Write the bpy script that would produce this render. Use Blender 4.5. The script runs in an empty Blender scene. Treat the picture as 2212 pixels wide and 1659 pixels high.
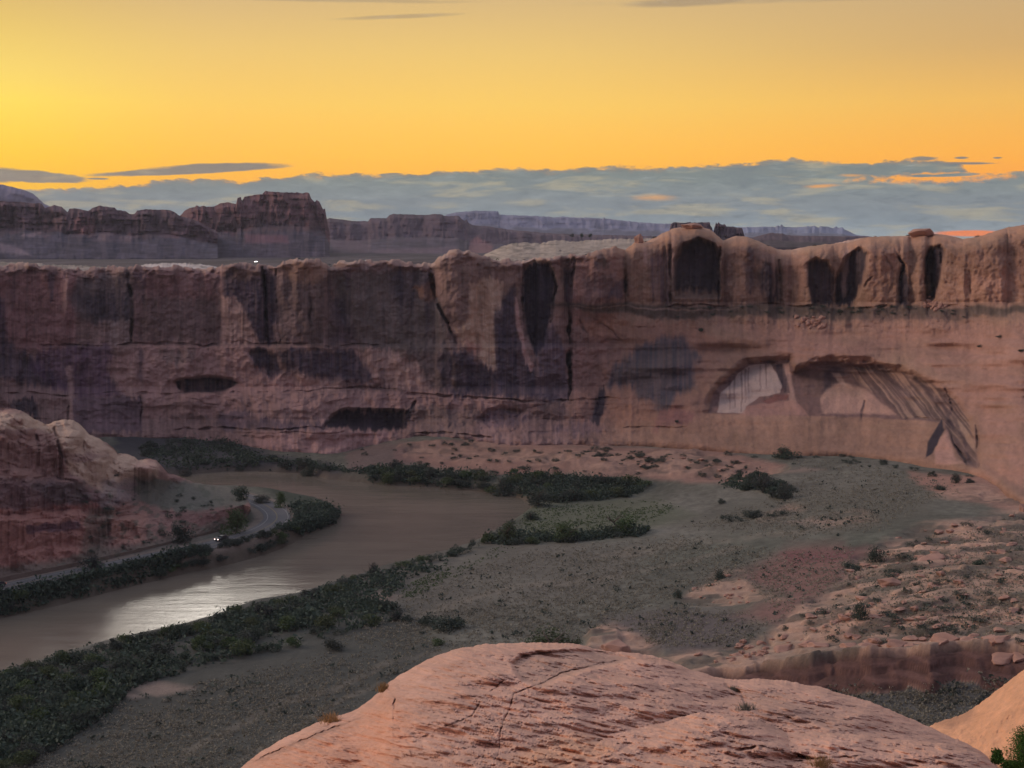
import bpy, math, random
import numpy as np
random.seed(7)
rng = np.random.default_rng(11)
S = bpy.context.scene
COL = S.collection
# ------------------------------------------------------------------ camera model (used to size things from the photo)
CX, CY, F = 1106.0, 829.5, 3208.0
PITCH = math.radians(5.59)
CP, SP = math.cos(PITCH), math.sin(PITCH)
CZ = 95.0
def ray(u, v):
    xr = (np.asarray(u, float) - CX) / F; yr = -(np.asarray(v, float) - CY) / F
    return xr, CP + yr * SP, -SP + yr * CP
def at_depth(u, v, D):
    dx, dy, dz = ray(u, v); t = D / dy
    return dx * t, dy * t, CZ + dz * t
def at_z(u, v, z):
    dx, dy, dz = ray(u, v); t = (z - CZ) / dz
    return dx * t, dy * t, z + 0 * t
def proj(x, y, z):
    zz = z - CZ
    fwd = y * CP - zz * SP; up = y * SP + zz * CP
    return CX + F * x / fwd, CY - F * up / fwd
def lin(r, g, b):
    f = lambda c: (c/255/12.92) if c/255 <= .04045 else ((c/255+.055)/1.055)**2.4
    return np.array([f(r), f(g), f(b)])
# ------------------------------------------------------------------ numpy noise
def _h(ix, iy, s):
    n = (ix.astype(np.int64) * 374761393 + iy.astype(np.int64) * 668265263 + s * 974634777) & 0xffffffff
    n = ((n ^ (n >> 13)) * 1274126177) & 0xffffffff
    return ((n ^ (n >> 16)) & 0xffff) / 65535.0
def vn(x, y, s=0):
    x = np.asarray(x, float); y = np.asarray(y, float)
    x, y = np.broadcast_arrays(x, y)
    ix = np.floor(x); iy = np.floor(y); fx = x - ix; fy = y - iy
    fx = fx*fx*(3-2*fx); fy = fy*fy*(3-2*fy)
    a = _h(ix, iy, s); b = _h(ix+1, iy, s); c = _h(ix, iy+1, s); d = _h(ix+1, iy+1, s)
    return (a+(b-a)*fx)*(1-fy) + (c+(d-c)*fx)*fy
def fbm(x, y, s=0, o=4):
    r = 0; a = .5; t = 0; x = np.asarray(x, float); y = np.asarray(y, float)
    for k in range(o):
        r = r + a * (vn(x*2**k + 17.3*k, y*2**k - 9.1*k, s+k) * 2 - 1); t += a; a *= .5
    return r / t
def sst(a, b, x):
    t = np.clip((x-a)/(b-a), 0, 1); return t*t*(3-2*t)
def sdist(P, Q, poly, closed=True):
    """distance to polyline; signed (+ inside) when closed"""
    pts = np.array(poly, float); n = len(pts)
    d2 = np.full(P.shape, 1e18); ins = np.zeros(P.shape, bool)
    for i in range(n if closed else n-1):
        ax, ay = pts[i]; bx, by = pts[(i+1) % n]
        ex, ey = bx-ax, by-ay; L = ex*ex+ey*ey + 1e-12
        t = np.clip(((P-ax)*ex + (Q-ay)*ey)/L, 0, 1)
        d2 = np.minimum(d2, (P-ax-t*ex)**2 + (Q-ay-t*ey)**2)
        if closed and ay != by:
            c = (ay > Q) != (by > Q)
            ins ^= c & (P < ex*(Q-ay)/(by-ay) + ax)
    d = np.sqrt(d2)
    return np.where(ins, d, -d) if closed else d
def pmask(U, V, poly, f=4.0):
    p = np.array(poly, float); m = np.zeros(U.shape)
    b = (U > p[:, 0].min()-f-2) & (U < p[:, 0].max()+f+2) & (V > p[:, 1].min()-f-2) & (V < p[:, 1].max()+f+2)
    if b.any(): m[b] = sst(-f, f, sdist(U[b], V[b], poly))
    return m
def lmask(U, V, line, w=2.0, f=1.5):
    p = np.array(line, float); m = np.zeros(U.shape); k = w+f+2
    b = (U > p[:, 0].min()-k) & (U < p[:, 0].max()+k) & (V > p[:, 1].min()-k) & (V < p[:, 1].max()+k)
    if b.any():
        nz = np.clip(.9+1.5*fbm(U[b]/17, V[b]/17, 19, 3), .05, 2.2); d = sdist(U[b], V[b], line, False)
        e = np.minimum(np.hypot(U[b]-p[0, 0], V[b]-p[0, 1]), np.hypot(U[b]-p[-1, 0], V[b]-p[-1, 1])); nz = nz*np.clip(.25+e/28, 0, 1)
        m[b] = (1 - sst(w*.5*nz, w*.5*nz+f, d))*np.clip(.35+nz*.7, 0, 1)
    return m
# ------------------------------------------------------------------ node helper
class NT:
    def __init__(s, tree): s.t = tree; s.n = tree.nodes; s.l = tree.links
    def new(s, ty, **kw):
        n = s.n.new(ty)
        for k, v in kw.items(): setattr(n, k, v)
        return n
    def put(s, sock, val):
        if isinstance(val, bpy.types.NodeSocket): s.l.new(val, sock)
        elif val is not None: sock.default_value = val
    def m(s, op, a, b=None, c=None, clamp=False):
        n = s.new('ShaderNodeMath', operation=op); n.use_clamp = clamp
        s.put(n.inputs[0], a)
        if b is not None: s.put(n.inputs[1], b)
        if c is not None: s.put(n.inputs[2], c)
        return n.outputs[0]
    def ss(s, a, b, x):
        n = s.new('ShaderNodeMapRange', interpolation_type='SMOOTHSTEP'); n.clamp = True
        s.put(n.inputs[0], x); n.inputs[1].default_value = a; n.inputs[2].default_value = b
        n.inputs[3].default_value = 0; n.inputs[4].default_value = 1
        return n.outputs[0]
    def mix(s, f, a, b, bt='MIX'):
        n = s.new('ShaderNodeMix', data_type='RGBA', blend_type=bt)
        s.put(n.inputs[0], f)
        for k, v in ((6, a), (7, b)):
            if isinstance(v, bpy.types.NodeSocket): s.l.new(v, n.inputs[k])
            else: n.inputs[k].default_value = (*[float(q) for q in v][:3], 1)
        return n.outputs[2]
    def ramp(s, x, stops, interp='LINEAR'):
        n = s.new('ShaderNodeValToRGB'); cr = n.color_ramp; cr.interpolation = interp
        while len(cr.elements) < len(stops): cr.elements.new(.5)
        for e, (p, c) in zip(cr.elements, sorted(stops, key=lambda q: q[0])):
            e.position = p; e.color = (*[float(q) for q in c][:3], 1)
        s.put(n.inputs[0], x); return n.outputs[0]
    def noise(s, vec, scale, detail=4, rough=.55, dist=0):
        n = s.new('ShaderNodeTexNoise'); s.put(n.inputs['Vector'], vec)
        n.inputs['Scale'].default_value = scale; n.inputs['Detail'].default_value = detail
        n.inputs['Roughness'].default_value = rough; n.inputs['Distortion'].default_value = dist
        return n.outputs[0]
    def comb(s, x, y, z):
        n = s.new('ShaderNodeCombineXYZ')
        for i, v in enumerate((x, y, z)): s.put(n.inputs[i], v)
        return n.outputs[0]
    def vmul(s, v, k):
        n = s.new('ShaderNodeVectorMath', operation='MULTIPLY'); s.put(n.inputs[0], v); n.inputs[1].default_value = k
        return n.outputs[0]
def newmat(name):
    m = bpy.data.materials.new(name); m.use_nodes = True
    nt = NT(m.node_tree); b = m.node_tree.nodes['Principled BSDF']
    b.inputs['Roughness'].default_value = .9
    b.inputs['Specular IOR Level'].default_value = .2
    return m, nt, b
def plain(name, col, rough=.7, metal=0, emit=None, es=0):
    m, nt, b = newmat(name)
    co = nt.new('ShaderNodeTexCoord').outputs['Object']
    n = nt.noise(co, 3.0, 3)
    c = nt.mix(n, [q*.85 for q in col], [min(1, q*1.15) for q in col])
    nt.l.new(c, b.inputs['Base Color']); b.inputs['Roughness'].default_value = rough; b.inputs['Metallic'].default_value = metal
    if emit is not None:
        b.inputs['Emission Color'].default_value = (*emit, 1); b.inputs['Emission Strength'].default_value = es
    return m
def rock_mat(name, stretch=(1, 1, 1), sc=.5, amt=.35, bump=.3, bdist=1.0, sc2=3.0, stretch2=None, rot=0):
    """surface colour from the stored stain map, broken up by procedural grain; bump for pits and laminae"""
    m, nt, b = newmat(name)
    a = nt.new('ShaderNodeAttribute', attribute_name='Col').outputs['Color']
    co = nt.new('ShaderNodeTexCoord').outputs['Object']
    if rot:
        mp = nt.new('ShaderNodeMapping'); mp.inputs['Rotation'].default_value = (0, 0, rot); nt.l.new(co, mp.inputs['Vector']); co = mp.outputs[0]
    v1 = nt.vmul(co, stretch); v2 = nt.vmul(co, stretch2 or stretch)
    n1 = nt.noise(v1, sc, 6, .62); n2 = nt.noise(v2, sc2, 5, .6)
    k = nt.m('ADD', nt.m('MULTIPLY', nt.m('SUBTRACT', n1, .5), amt*2), nt.m('MULTIPLY', nt.m('SUBTRACT', n2, .5), amt*1.6))
    k = nt.m('ADD', k, 1.0)
    c = nt.mix(1.0, a, nt.comb(k, k, k), 'MULTIPLY')
    nt.l.new(c, b.inputs['Base Color'])
    h = nt.m('ADD', nt.m('MULTIPLY', n1, .7), nt.m('MULTIPLY', n2, .3))
    bp = nt.new('ShaderNodeBump'); bp.inputs['Strength'].default_value = bump; bp.inputs['Distance'].default_value = bdist
    nt.l.new(h, bp.inputs['Height']); nt.l.new(bp.outputs[0], b.inputs['Normal'])
    return m
# ------------------------------------------------------------------ mesh helpers
def mk(name, verts, faces, mat=None, col=None, smooth=True, parent=None, link=True, mats=None, mi=None):
    me = bpy.data.meshes.new(name)
    verts = np.asarray(verts, np.float32).reshape(-1, 3); faces = np.asarray(faces, np.int32)
    k = faces.shape[1]; n = len(faces)
    me.vertices.add(len(verts)); me.vertices.foreach_set('co', verts.ravel())
    me.loops.add(n*k); me.loops.foreach_set('vertex_index', faces.ravel())
    me.polygons.add(n); me.polygons.foreach_set('loop_start', np.arange(0, n*k, k, dtype=np.int32))
    me.polygons.foreach_set('loop_total', np.full(n, k, np.int32))
    if smooth: me.polygons.foreach_set('use_smooth', np.ones(n, bool))
    for m_ in (mats or [mat]): me.materials.append(m_)
    if mi is not None: me.polygons.foreach_set('material_index', np.asarray(mi, np.int32))
    me.update(calc_edges=True); me.validate()
    if col is not None:
        at = me.attributes.new('Col', 'FLOAT_COLOR', 'POINT')
        c = np.ones((len(verts), 4), np.float32); c[:, :3] = np.clip(np.asarray(col).reshape(-1, 3), 0.004, .9)
        at.data.foreach_set('color', c.ravel())
    o = bpy.data.objects.new(name, me)
    if link: COL.objects.link(o)
    if parent: o.parent = parent
    return o
def gridfaces(nr, nc, flip=False):
    i = np.arange(nr-1)[:, None]*nc + np.arange(nc-1)[None, :]
    f = np.stack([i, i+nc, i+nc+1, i+1], -1).reshape(-1, 4)
    return f[:, ::-1] if flip else f
def tag(o, label=None, cat=None, group=None, kind=None):
    if label: o['label'] = label
    if cat: o['category'] = cat
    if group: o['group'] = group
    if kind: o['kind'] = kind
    return o
def empty(name, loc, rz=0, sc=1):
    o = bpy.data.objects.new(name, None); COL.objects.link(o); o.location = loc; o.rotation_euler = (0, 0, rz); o.scale = (sc,)*3
    o.empty_display_size = .5
    return o
class MB:
    def __init__(s): s.v = []; s.f = []
    def box(s, c, d, taper=1.0, shift=0.0):
        x, y, z = c; a, b, h = d[0]/2, d[1]/2, d[2]/2; n = len(s.v)
        for q, zz in ((1, -h), (taper, h)):
            for sx, sy in ((-1, -1), (1, -1), (1, 1), (-1, 1)):
                s.v.append((x+sx*a*q + (shift if zz > 0 else 0), y+sy*b*(1 if q == 1 else .86), z+zz))
        for f in ((0, 3, 2, 1), (4, 5, 6, 7), (0, 1, 5, 4), (1, 2, 6, 5), (2, 3, 7, 6), (3, 0, 4, 7)): s.f.append([n+i for i in f])
        return s
    def tube(s, pts, rad, k=8):
        pts = [np.array(p, float) for p in pts]; n0 = len(s.v)
        for i, p in enumerate(pts):
            d = pts[min(i+1, len(pts)-1)] - pts[max(i-1, 0)]; d /= np.linalg.norm(d)+1e-9
            a = np.cross(d, (0.3, 0.5, .81)); a /= np.linalg.norm(a)+1e-9; b = np.cross(d, a)
            for j in range(k):
                t = 2*math.pi*j/k; s.v.append(tuple(p + rad[i]*(a*math.cos(t)+b*math.sin(t))))
        for i in range(len(pts)-1):
            for j in range(k):
                q = n0+i*k; s.f.append([q+j, q+(j+1) % k, q+k+(j+1) % k, q+k+j])
        c = len(s.v); s.v.append(tuple(pts[0])); s.v.append(tuple(pts[-1]))
        for j in range(k):
            s.f.append([c, n0+(j+1) % k, n0+j, c]); e = n0+(len(pts)-1)*k; s.f.append([c+1, e+j, e+(j+1) % k, c+1])
        return s
    def build(s, name, mat, parent=None, smooth=False, bevel=0, link=True):
        me = bpy.data.meshes.new(name)
        fs = [[a for i, a in enumerate(f) if a not in f[:i]] for f in s.f]
        me.from_pydata(s.v, [], fs); me.materials.append(mat); me.update()
        if smooth:
            for p in me.polygons: p.use_smooth = True
        o = bpy.data.objects.new(name, me)
        if link: COL.objects.link(o)
        if parent: o.parent = parent
        if bevel:
            b = o.modifiers.new('b', 'BEVEL'); b.width = bevel; b.segments = 2
        return o
# ------------------------------------------------------------------ outlines measured on the photo
def interp(pts):
    p = np.array(sorted(pts), float); return lambda u: np.interp(u, p[:, 0], p[:, 1])
def sinterp(pts, w):
    p = np.array(sorted(pts), float); g = np.arange(p[0, 0]-4*w, p[-1, 0]+4*w, max(w/6., 1.)); y = np.interp(g, p[:, 0], p[:, 1]); k = int(3*w/(g[1]-g[0])); kk = np.exp(-.5*(np.arange(-k, k+1)*(g[1]-g[0])/w)**2); kk /= kk.sum()
    ys = np.convolve(np.pad(y, k, mode='edge'), kk, 'valid'); return lambda u: np.interp(u, g, ys)
RIM = interp([(-500,565),(-200,578),(0,574),(30,568),(60,572),(100,577),(160,581),(250,579),(330,576),(430,580),(475,577),(490,572),(520,569),(560,573),(600,572),(612,564),(640,559),(670,560),(690,565),(715,573),
    (740,566),(800,564),(830,562),(870,564),(905,570),(930,573),(950,560),(970,545),(985,541),(1010,545),(1040,556),(1080,560),(1120,561),(1160,558),(1180,561),(1200,554),(1240,549),(1262,553),(1290,540),(1330,533),(1350,540),(1372,522),
    (1400,521),(1420,510),(1440,500),(1455,494),(1480,490),(1510,489),(1535,496),(1552,512),(1562,520),(1590,510),(1615,511),(1650,526),(1680,538),(1720,541),(1750,531),(1800,527),(1830,524),(1880,512),(1930,511),(1960,509),(2000,504),
    (2040,507),(2080,516),(2120,510),(2150,499),(2180,490),(2212,485),(2350,470),(2750,440)])
BASE = sinterp([(-500,935),(200,938),(300,943),(400,948),(500,955),(560,975),(620,988),(690,986),(750,975),(850,950),(900,937),(1000,950),(1100,958),(1250,960),(1400,965),(1480,970),(1560,976),(1650,986),(1750,983),(1850,988),
    (1950,998),(2050,1014),(2110,1024),(2160,1060),(2212,1098),(2400,1150),(2750,1200)], 14)
DTOP = sinterp([(-500,640),(0,700),(250,692),(480,684),(600,676),(800,668),(950,660),(1100,655),(1230,664),(1400,674),(1600,668),(1800,652),(2000,628),(2212,590),(2750,500)], 50)
DBASE = sinterp([(-500,640),(200,668),(400,665),(500,655),(600,628),(700,625),(780,636),(900,638),(1000,625),(1100,615),(1250,608),(1400,600),(1500,588),(1650,570),(1850,548),(1950,530),(2050,505),(2110,488),(2160,450),(2212,418),(2400,375),(2750,330)], 24)
# ------------------------------------------------------------------ far canyon wall
def wall_depth(U, V, detail=True):
    vr = RIM(U); vb = BASE(U); t = (V-vr)/(vb-vr); Dt = DTOP(U); Db = DBASE(U)
    # left: sheer face, parting at ~745, second band, then rounded ledges
    pl = np.interp(V, [560, 742, 750, 835, 850, 880, 905, 930, 990], [0, .05, .16, .24, .40, .52, .58, .80, 1.0])
    # right: domed upper band, vegetated bench, long slickrock slope
    q = np.clip((V-692)/(vb-692), 0, 1)
    pr = np.where(V < 692, np.interp(V, [500, 652, 666, 692], [0, .03, .09, .19]), .19 + .81*(q*.75+.25*q*q))
    w = sst(1200, 1440, U + 20*fbm(V/60, V*0, 3))
    p = pl*(1-w) + pr*w
    p = np.where(t > .93, np.maximum(p, p + (1-p)*sst(.93, 1, t)), p)
    D = Dt + (Db-Dt)*np.clip(p, 0, 1)
    # rounded shoulder at the rim
    R = 7 + 7*(fbm(U/60, U*0, 43, 2)+.6) + 26*w; s = np.clip((V-vr)/R, 0, 1)
    D = D + (6+18*w)*(1-np.sqrt(np.clip(1-(1-s)**2, 0, 1)))
    # big buttresses and scallops
    up = 1 - sst(640, 760, V)
    D = D + 9*fbm(U/170, V/500, 21, 3)*(.4+.6*up) + 4.0*np.abs(fbm(U/42, V/300, 5, 3))*(.35+.65*up)
    for (uc, hw, dep) in ((1500, 62, 13), (1610, 66, 11), (1290, 60, 10), (1400, 48, 7), (1755, 45, 8), (1905, 60, 10), (1975, 28, 6), (2095, 80, 10), (985, 45, 8), (650, 60, 6), (525, 48, 6), (1190, 32, 6)):
        D = D - dep*np.sqrt(np.clip(1-((U-uc)/hw)**2, 0, 1))*(1-sst(640, 700 if uc > 1220 else 900, V))
    if not detail: return D
    D = D + w*sst(700, 760, V)*(1-t**4)*(11*fbm(U/230, V/36, 16, 3) + 1.0*fbm(U/70, V/16, 17, 3))
    q = (V-846)/26 + 1.5*fbm(U/120, V/30, 18, 3); f = q-np.floor(q); D = D - 1.5*np.sqrt(np.clip(1-(2*f-1)**2, 0, 1))*(1-w)*sst(846, 860, V)*sst(-.25, .35, fbm(U/110, V/30, 20, 3))
    D = D + 5*fbm(U/22, V/12, 14, 3)*(1-sst(0, 36, V-vr))*(1-.5*w)
    sm = 1 - .7*w*sst(694, 730, V)
    D = D + 1.4*sm*fbm(U/16, V/26, 8, 4) + 2.2*np.abs(fbm(U/30, V/40, 15, 3))*sst(700, 760, V)*(1-w) + .55*sm*fbm(U/5, V/7, 9, 3) + 2.6*sm*fbm(U/60, V/26, 12, 4)*(1-up*.5)
    return D
nU, nV = 1500, 380
uu = np.linspace(-500, 2750, nU)
tt = np.linspace(0, 1, nV)**.92
U = np.broadcast_to(uu[None, :], (nV, nU)).copy()
rimn = 2.6*fbm(uu/11, uu*0, 40, 4) + 3.3*(np.abs(fbm(uu/40, uu*0+3, 41, 3))-.2) - 3.2*sst(.55, .62, vn(uu/13, uu*0, 45)) - 2.2*sst(.6, .66, vn(uu/6, uu*0, 46)) + 3*sst(.7, .74, vn(uu/30, uu*0, 47))
VR = RIM(uu)[None, :]; VB = BASE(uu)[None, :]
V = VR + (VB+3-VR)*tt[:, None]
D = wall_depth(U, V)
# warped coordinates for ragged, dripping stain edges
Uw = U + 7*fbm(U/26, V/70, 61) + 2.5*fbm(U/5, V/14, 62)
Vw = V + 13*fbm(U/5.0, V/130, 63, 3) + 7*fbm(U/30, V/18, 64)
Uc = U + 3*fbm(U/14, V/22, 65); Vc = V + 3*fbm(U/20, V/10, 66)
def C(r, g, b, k=1.0): return lin(r, g, b)*k
wr = sst(1180, 1420, U)[..., None]
kL = 3.3
base_left = C(84, 68, 65, kL); base_right = C(118, 94, 82, 2.05)
col = base_left*(1-wr) + base_right*wr
# slow tone changes: redder / greyer blocks, horizontal beds
n = fbm(U/130, V/60, 71)[..., None]; col = col*(1+.22*n)
n = fbm(U/90, V/9, 72)[..., None]*(1-.6*wr); col = col*(1+.16*n*(.6+.4*sst(690, 760, V)[..., None]))
n = fbm(U/3.2, V/90, 73)[..., None]; col = col*(1+.20*n*(1-wr*.5)*(1-.7*sst(700, 800, V)[..., None]*wr))
def paint(poly, c, a=.85, f=5, warp=True, streak=.3):
    global col
    X, Y = (Uw, Vw) if warp else (Uc, Vc)
    m = pmask(X, Y, poly, f)
    if not m.any(): return
    if streak: m = m*np.clip(1 - streak*(.5+fbm(U/3.0, V/110, 81)*1.4), 0, 1)
    m = (a*m)[..., None]; col = col*(1-m) + np.asarray(c)*m
dk = C(45, 39, 46, kL); dk2 = C(34, 30, 36, kL); ol = C(68, 59, 57, kL); rd = C(88, 62, 61, kL); lt = C(118, 97, 90, kL*1.15)
paint([(-60,590),(170,590),(165,740),(120,760),(-60,760)], rd, .6, 14)
paint([(290,590),(475,585),(478,660),(475,742),(290,742)], rd, .4, 14)
paint([(300,640),(480,650),(475,745),(300,742)], ol, .6, 10)
paint([(170,600),(285,585),(285,700),(175,690),(150,640)], C(60,54,55,kL), .8, 10)
paint([(168,640),(275,620),(285,690),(200,695)], dk, .6, 12)
paint([(236,695),(285,690),(285,742),(240,742)], C(100,88,85,kL), .55, 3, streak=.7)
paint([(480,600),(500,578),(575,580),(598,600),(600,740),(560,742),(522,655),(482,640)], dk, .88, 6)
paint([(500,580),(565,578),(570,600),(510,605)], C(84,66,56,kL), .6, 6)
paint([(479,645),(505,640),(530,668),(560,742),(479,742)], lt, .75, 5, streak=.7)
paint([(600,590),(720,585),(730,745),(600,745)], ol, .55, 12)
paint([(610,568),(700,566),(715,600),(660,612),(615,600)], C(104,82,70,kL), .55, 10, streak=0)
paint([(590,700),(595,738),(610,740),(606,690)], lt, .6, 3)
paint([(722,600),(770,585),(925,585),(955,660),(985,742),(940,765),(780,752),(735,700)], C(66,59,57,kL), .85, 10)
paint([(840,590),(905,585),(925,620),(880,670),(845,640)], dk, .55, 14)
paint([(715,640),(745,650),(770,745),(715,745)], dk, .6, 10)
paint([(893,622),(935,600),(945,640),(925,655)], C(112,84,68,kL), .65, 6)
paint([(-60,640),(10,640),(16,735),(62,765),(110,800),(150,835),(60,830),(-60,800)], dk, .85, 8)
paint([(100,748),(240,745),(245,775),(232,800),(262,850),(180,862),(110,835),(60,790)], C(60,46,56,kL), .8, 8)
paint([(238,775),(300,748),(545,748),(545,790),(585,800),(720,835),(600,850),(420,862),(320,868),(262,850),(240,805)], C(104,83,79,kL), .8, 8, streak=.1)
paint([(345,755),(420,750),(420,775),(380,790),(352,780)], ol, .6, 6)
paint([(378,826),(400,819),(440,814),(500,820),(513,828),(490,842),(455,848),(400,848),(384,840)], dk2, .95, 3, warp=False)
paint([(540,762),(560,752),(600,770),(612,800),(592,818),(568,800),(545,792)], dk, .9, 5)
paint([(600,758),(760,755),(790,790),(812,830),(760,822),(690,812),(620,800)], dk, .88, 6)
paint([(620,812),(700,820),(740,838),(640,838)], lt, .45, 6)
paint([(768,758),(835,752),(900,785),(945,832),(905,842),(815,830),(792,795)], lt, .75, 6, streak=.6)
paint([(860,750),(985,745),(965,800),(955,850),(925,830),(895,775)], ol, .7, 6)
# centre
paint([(935,580),(985,550),(1100,565),(1125,600),(1120,760),(1010,760),(965,690)], C(84,68,62,kL), .8, 10, streak=.2)
paint([(1013,625),(1045,600),(1085,612),(1082,680),(1066,700),(1066,735),(1072,798),(1052,790),(1028,762),(992,738),(985,712),(1012,690)], C(136,114,100,kL*1.15), .85, 5, streak=.6)
paint([(1000,735),(1040,745),(1045,765),(1010,760)], C(96,66,62,kL), .6, 4)
paint([(1066,690),(1085,640),(1110,612),(1118,730),(1160,800),(1158,855),(1060,862),(968,856),(945,795),(950,762),(1000,758),(1040,790),(1068,800)], dk, .9, 6)
paint([(972,795),(985,790),(982,840),(973,840)], C(84,70,62,kL), .6, 3)
paint([(1130,580),(1150,562),(1186,566),(1196,600),(1192,680),(1176,742),(1160,765),(1140,722),(1130,650)], dk2, .96, 4, streak=.12)
paint([(1113,650),(1122,670),(1131,730),(1155,788),(1152,802),(1130,765),(1116,712)], C(126,102,96,kL*1.1), .85, 2.5, streak=.2)
paint([(1160,745),(1195,700),(1226,755),(1228,862),(1158,862)], C(58,50,56,kL), .85, 6)
paint([(1196,580),(1222,570),(1226,660),(1200,700)], C(92,74,66,kL), .7, 6)
paint([(1221,582),(1236,575),(1240,655),(1222,660)], dk, .8, 4)
# right upper band
cr = 3.3
paint([(1240,560),(1345,545),(1350,660),(1235,660)], C(96,72,66,cr), .7, 12)
paint([(1256,598),(1330,592),(1345,655),(1250,657)], C(66,54,55,cr), .7, 10)
paint([(1285,556),(1308,545),(1318,570),(1295,585)], C(62,54,50,cr), .75, 6)
paint([(1312,640),(1340,600),(1352,610),(1345,652)], dk, .7, 5)
paint([(1402,560),(1425,540),(1448,540),(1452,655),(1408,655)], C(66,54,58,cr), .8, 7, streak=.6)
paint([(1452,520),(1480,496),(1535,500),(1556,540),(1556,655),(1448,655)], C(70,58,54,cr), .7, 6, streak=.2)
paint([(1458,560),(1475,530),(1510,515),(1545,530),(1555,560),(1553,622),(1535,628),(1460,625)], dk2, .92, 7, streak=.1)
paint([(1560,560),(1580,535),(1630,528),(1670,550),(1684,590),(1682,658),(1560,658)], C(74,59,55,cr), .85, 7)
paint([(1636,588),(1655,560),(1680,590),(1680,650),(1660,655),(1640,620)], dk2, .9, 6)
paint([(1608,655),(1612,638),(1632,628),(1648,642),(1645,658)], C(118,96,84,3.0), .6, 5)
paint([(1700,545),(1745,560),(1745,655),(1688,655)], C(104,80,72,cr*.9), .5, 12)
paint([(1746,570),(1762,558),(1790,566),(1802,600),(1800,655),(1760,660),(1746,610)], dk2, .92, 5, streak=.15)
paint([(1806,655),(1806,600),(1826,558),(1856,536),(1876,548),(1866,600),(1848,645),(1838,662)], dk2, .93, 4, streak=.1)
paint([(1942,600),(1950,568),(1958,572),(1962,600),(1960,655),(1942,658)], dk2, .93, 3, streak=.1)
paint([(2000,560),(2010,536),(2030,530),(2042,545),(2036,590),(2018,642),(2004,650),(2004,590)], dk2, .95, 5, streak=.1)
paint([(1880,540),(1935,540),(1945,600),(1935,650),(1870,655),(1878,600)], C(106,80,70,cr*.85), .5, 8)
paint([(2060,540),(2330,520),(2330,600),(2200,600),(2080,590)], C(100,76,66,cr*.85), .5, 20)
paint([(2040,600),(2200,590),(2200,650),(2040,655)], C(128,98,86,3.3), .5, 20, streak=0)
# bench below the upper band
Vsave = Vc; Vc = V + 9*fbm(U/40, V*0, 97, 4) + 5*fbm(U/12, V/12, 98, 3)*sst(664, 684, V)
paint([(1180,655),(1440,657),(1800,660),(2060,662),(2450,658),(2450,680),(2180,676),(2100,688),(1960,692),(1820,686),(1700,690),(1560,680),(1440,688),(1240,668)], C(64,56,52,2.3), .85, 5, warp=False, streak=0)
paint([(1230,662),(1440,664),(1600,664),(1440,668)], C(128,106,96,2.9), .4, 2, warp=False, streak=0)
Vc = Vsave
# slope
paint([(1230,690),(1500,695),(1560,740),(1480,760),(1380,755),(1300,740)], C(106,78,66,3.0), .7, 12)
paint([(1230,740),(1330,730),(1340,800),(1290,850),(1235,850)], C(84,66,66,3.1), .6, 12)
paint([(1235,745),(1400,700),(1560,740),(1540,850),(1500,915),(1240,925)], C(92,70,64,2.8), .75, 20)
paint([(1305,838),(1322,790),(1355,775),(1378,742),(1415,738),(1432,722),(1474,730),(1496,760),(1516,765),(1496,800),(1500,836),(1465,852),(1452,885),(1424,905),(1415,870),(1380,862),(1372,836),(1340,832)], C(50,48,54,2.9), .92, 9, streak=.25)
paint([(1560,748),(1740,735),(1830,760),(1740,785),(1600,785),(1530,800)], C(86,68,62,3.1), .55, 10, streak=0)
paint([(1870,758),(1960,755),(2010,790),(2060,830),(1960,800),(1880,775)], C(100,84,70,3.5), .6, 10)
paint([(1320,870),(1420,885),(1480,880),(1420,925),(1330,925)], C(98,74,62,3.0), .5, 10, streak=0)
paint([(1418,890),(1470,880),(1500,895),(1480,920),(1408,925)], C(82,58,58,3.1), .6, 6, streak=0)
# alcove
ALC = [(1528,893),(1540,850),(1560,826),(1590,800),(1618,783),(1705,778),(1716,802),(1735,792),(1760,782),(1800,779),(1850,784),(1900,788),(1960,806),(2010,828),(2062,862),(2092,910),(2108,965),(2110,1012),(2084,1004),(2060,965),(2038,912),(1960,908),(1880,902),(1700,897)]
paint([(1560,700),(2800,690),(2800,1250),(2120,1020),(2110,900),(1960,790),(1700,770)], C(130,101,92,2.15), .6, 30, streak=0)
paint(ALC, C(76,60,58,3.0), .88, 3, warp=False, streak=0)
paint([(1550,890),(1556,850),(1575,832),(1600,802),(1618,788),(1665,786),(1688,832),(1684,848),(1640,858),(1612,878),(1610,893)], C(142,125,118,3.0), .92, 2, warp=False, streak=.12)
paint([(1688,785),(1702,785),(1712,830),(1722,880),(1715,893),(1700,850),(1692,810)], C(122,100,92,3.3), .8, 3, warp=False)
for q in ((1574,815,885),(1585,808,880),(1600,800,890),(1608,795,870),(1614,792,850),(1640,790,845),(1652,786,840)):
    paint([(q[0],q[1]),(q[0]+5,q[1]),(q[0]+3,q[2]),(q[0]+1,q[2])], C(58,44,46,3.0), .75, 1.5, warp=False, streak=.2)
paint([(1600,897),(1614,878),(1660,870),(1712,864),(1735,880),(1745,897)], C(116,90,82,2.9), .8, 3, warp=False, streak=.1)
paint([(1670,786),(1690,786),(1702,830),(1706,848),(1694,848),(1682,820)], dk2, .85, 2.5, warp=False)
paint([(1645,868),(1675,852),(1705,852),(1700,862),(1660,872)], C(84,58,54,3.0), .9, 2.5, warp=False, streak=0)
paint([(1776,893),(1772,860),(1790,832),(1822,826),(1870,840),(1905,870),(1935,895)], C(122,98,88,3.2), .85, 4, warp=False, streak=.1)
paint([(1780,800),(1812,792),(1830,805),(1800,835),(1775,850)], dk2, .7, 5, warp=False)
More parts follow.
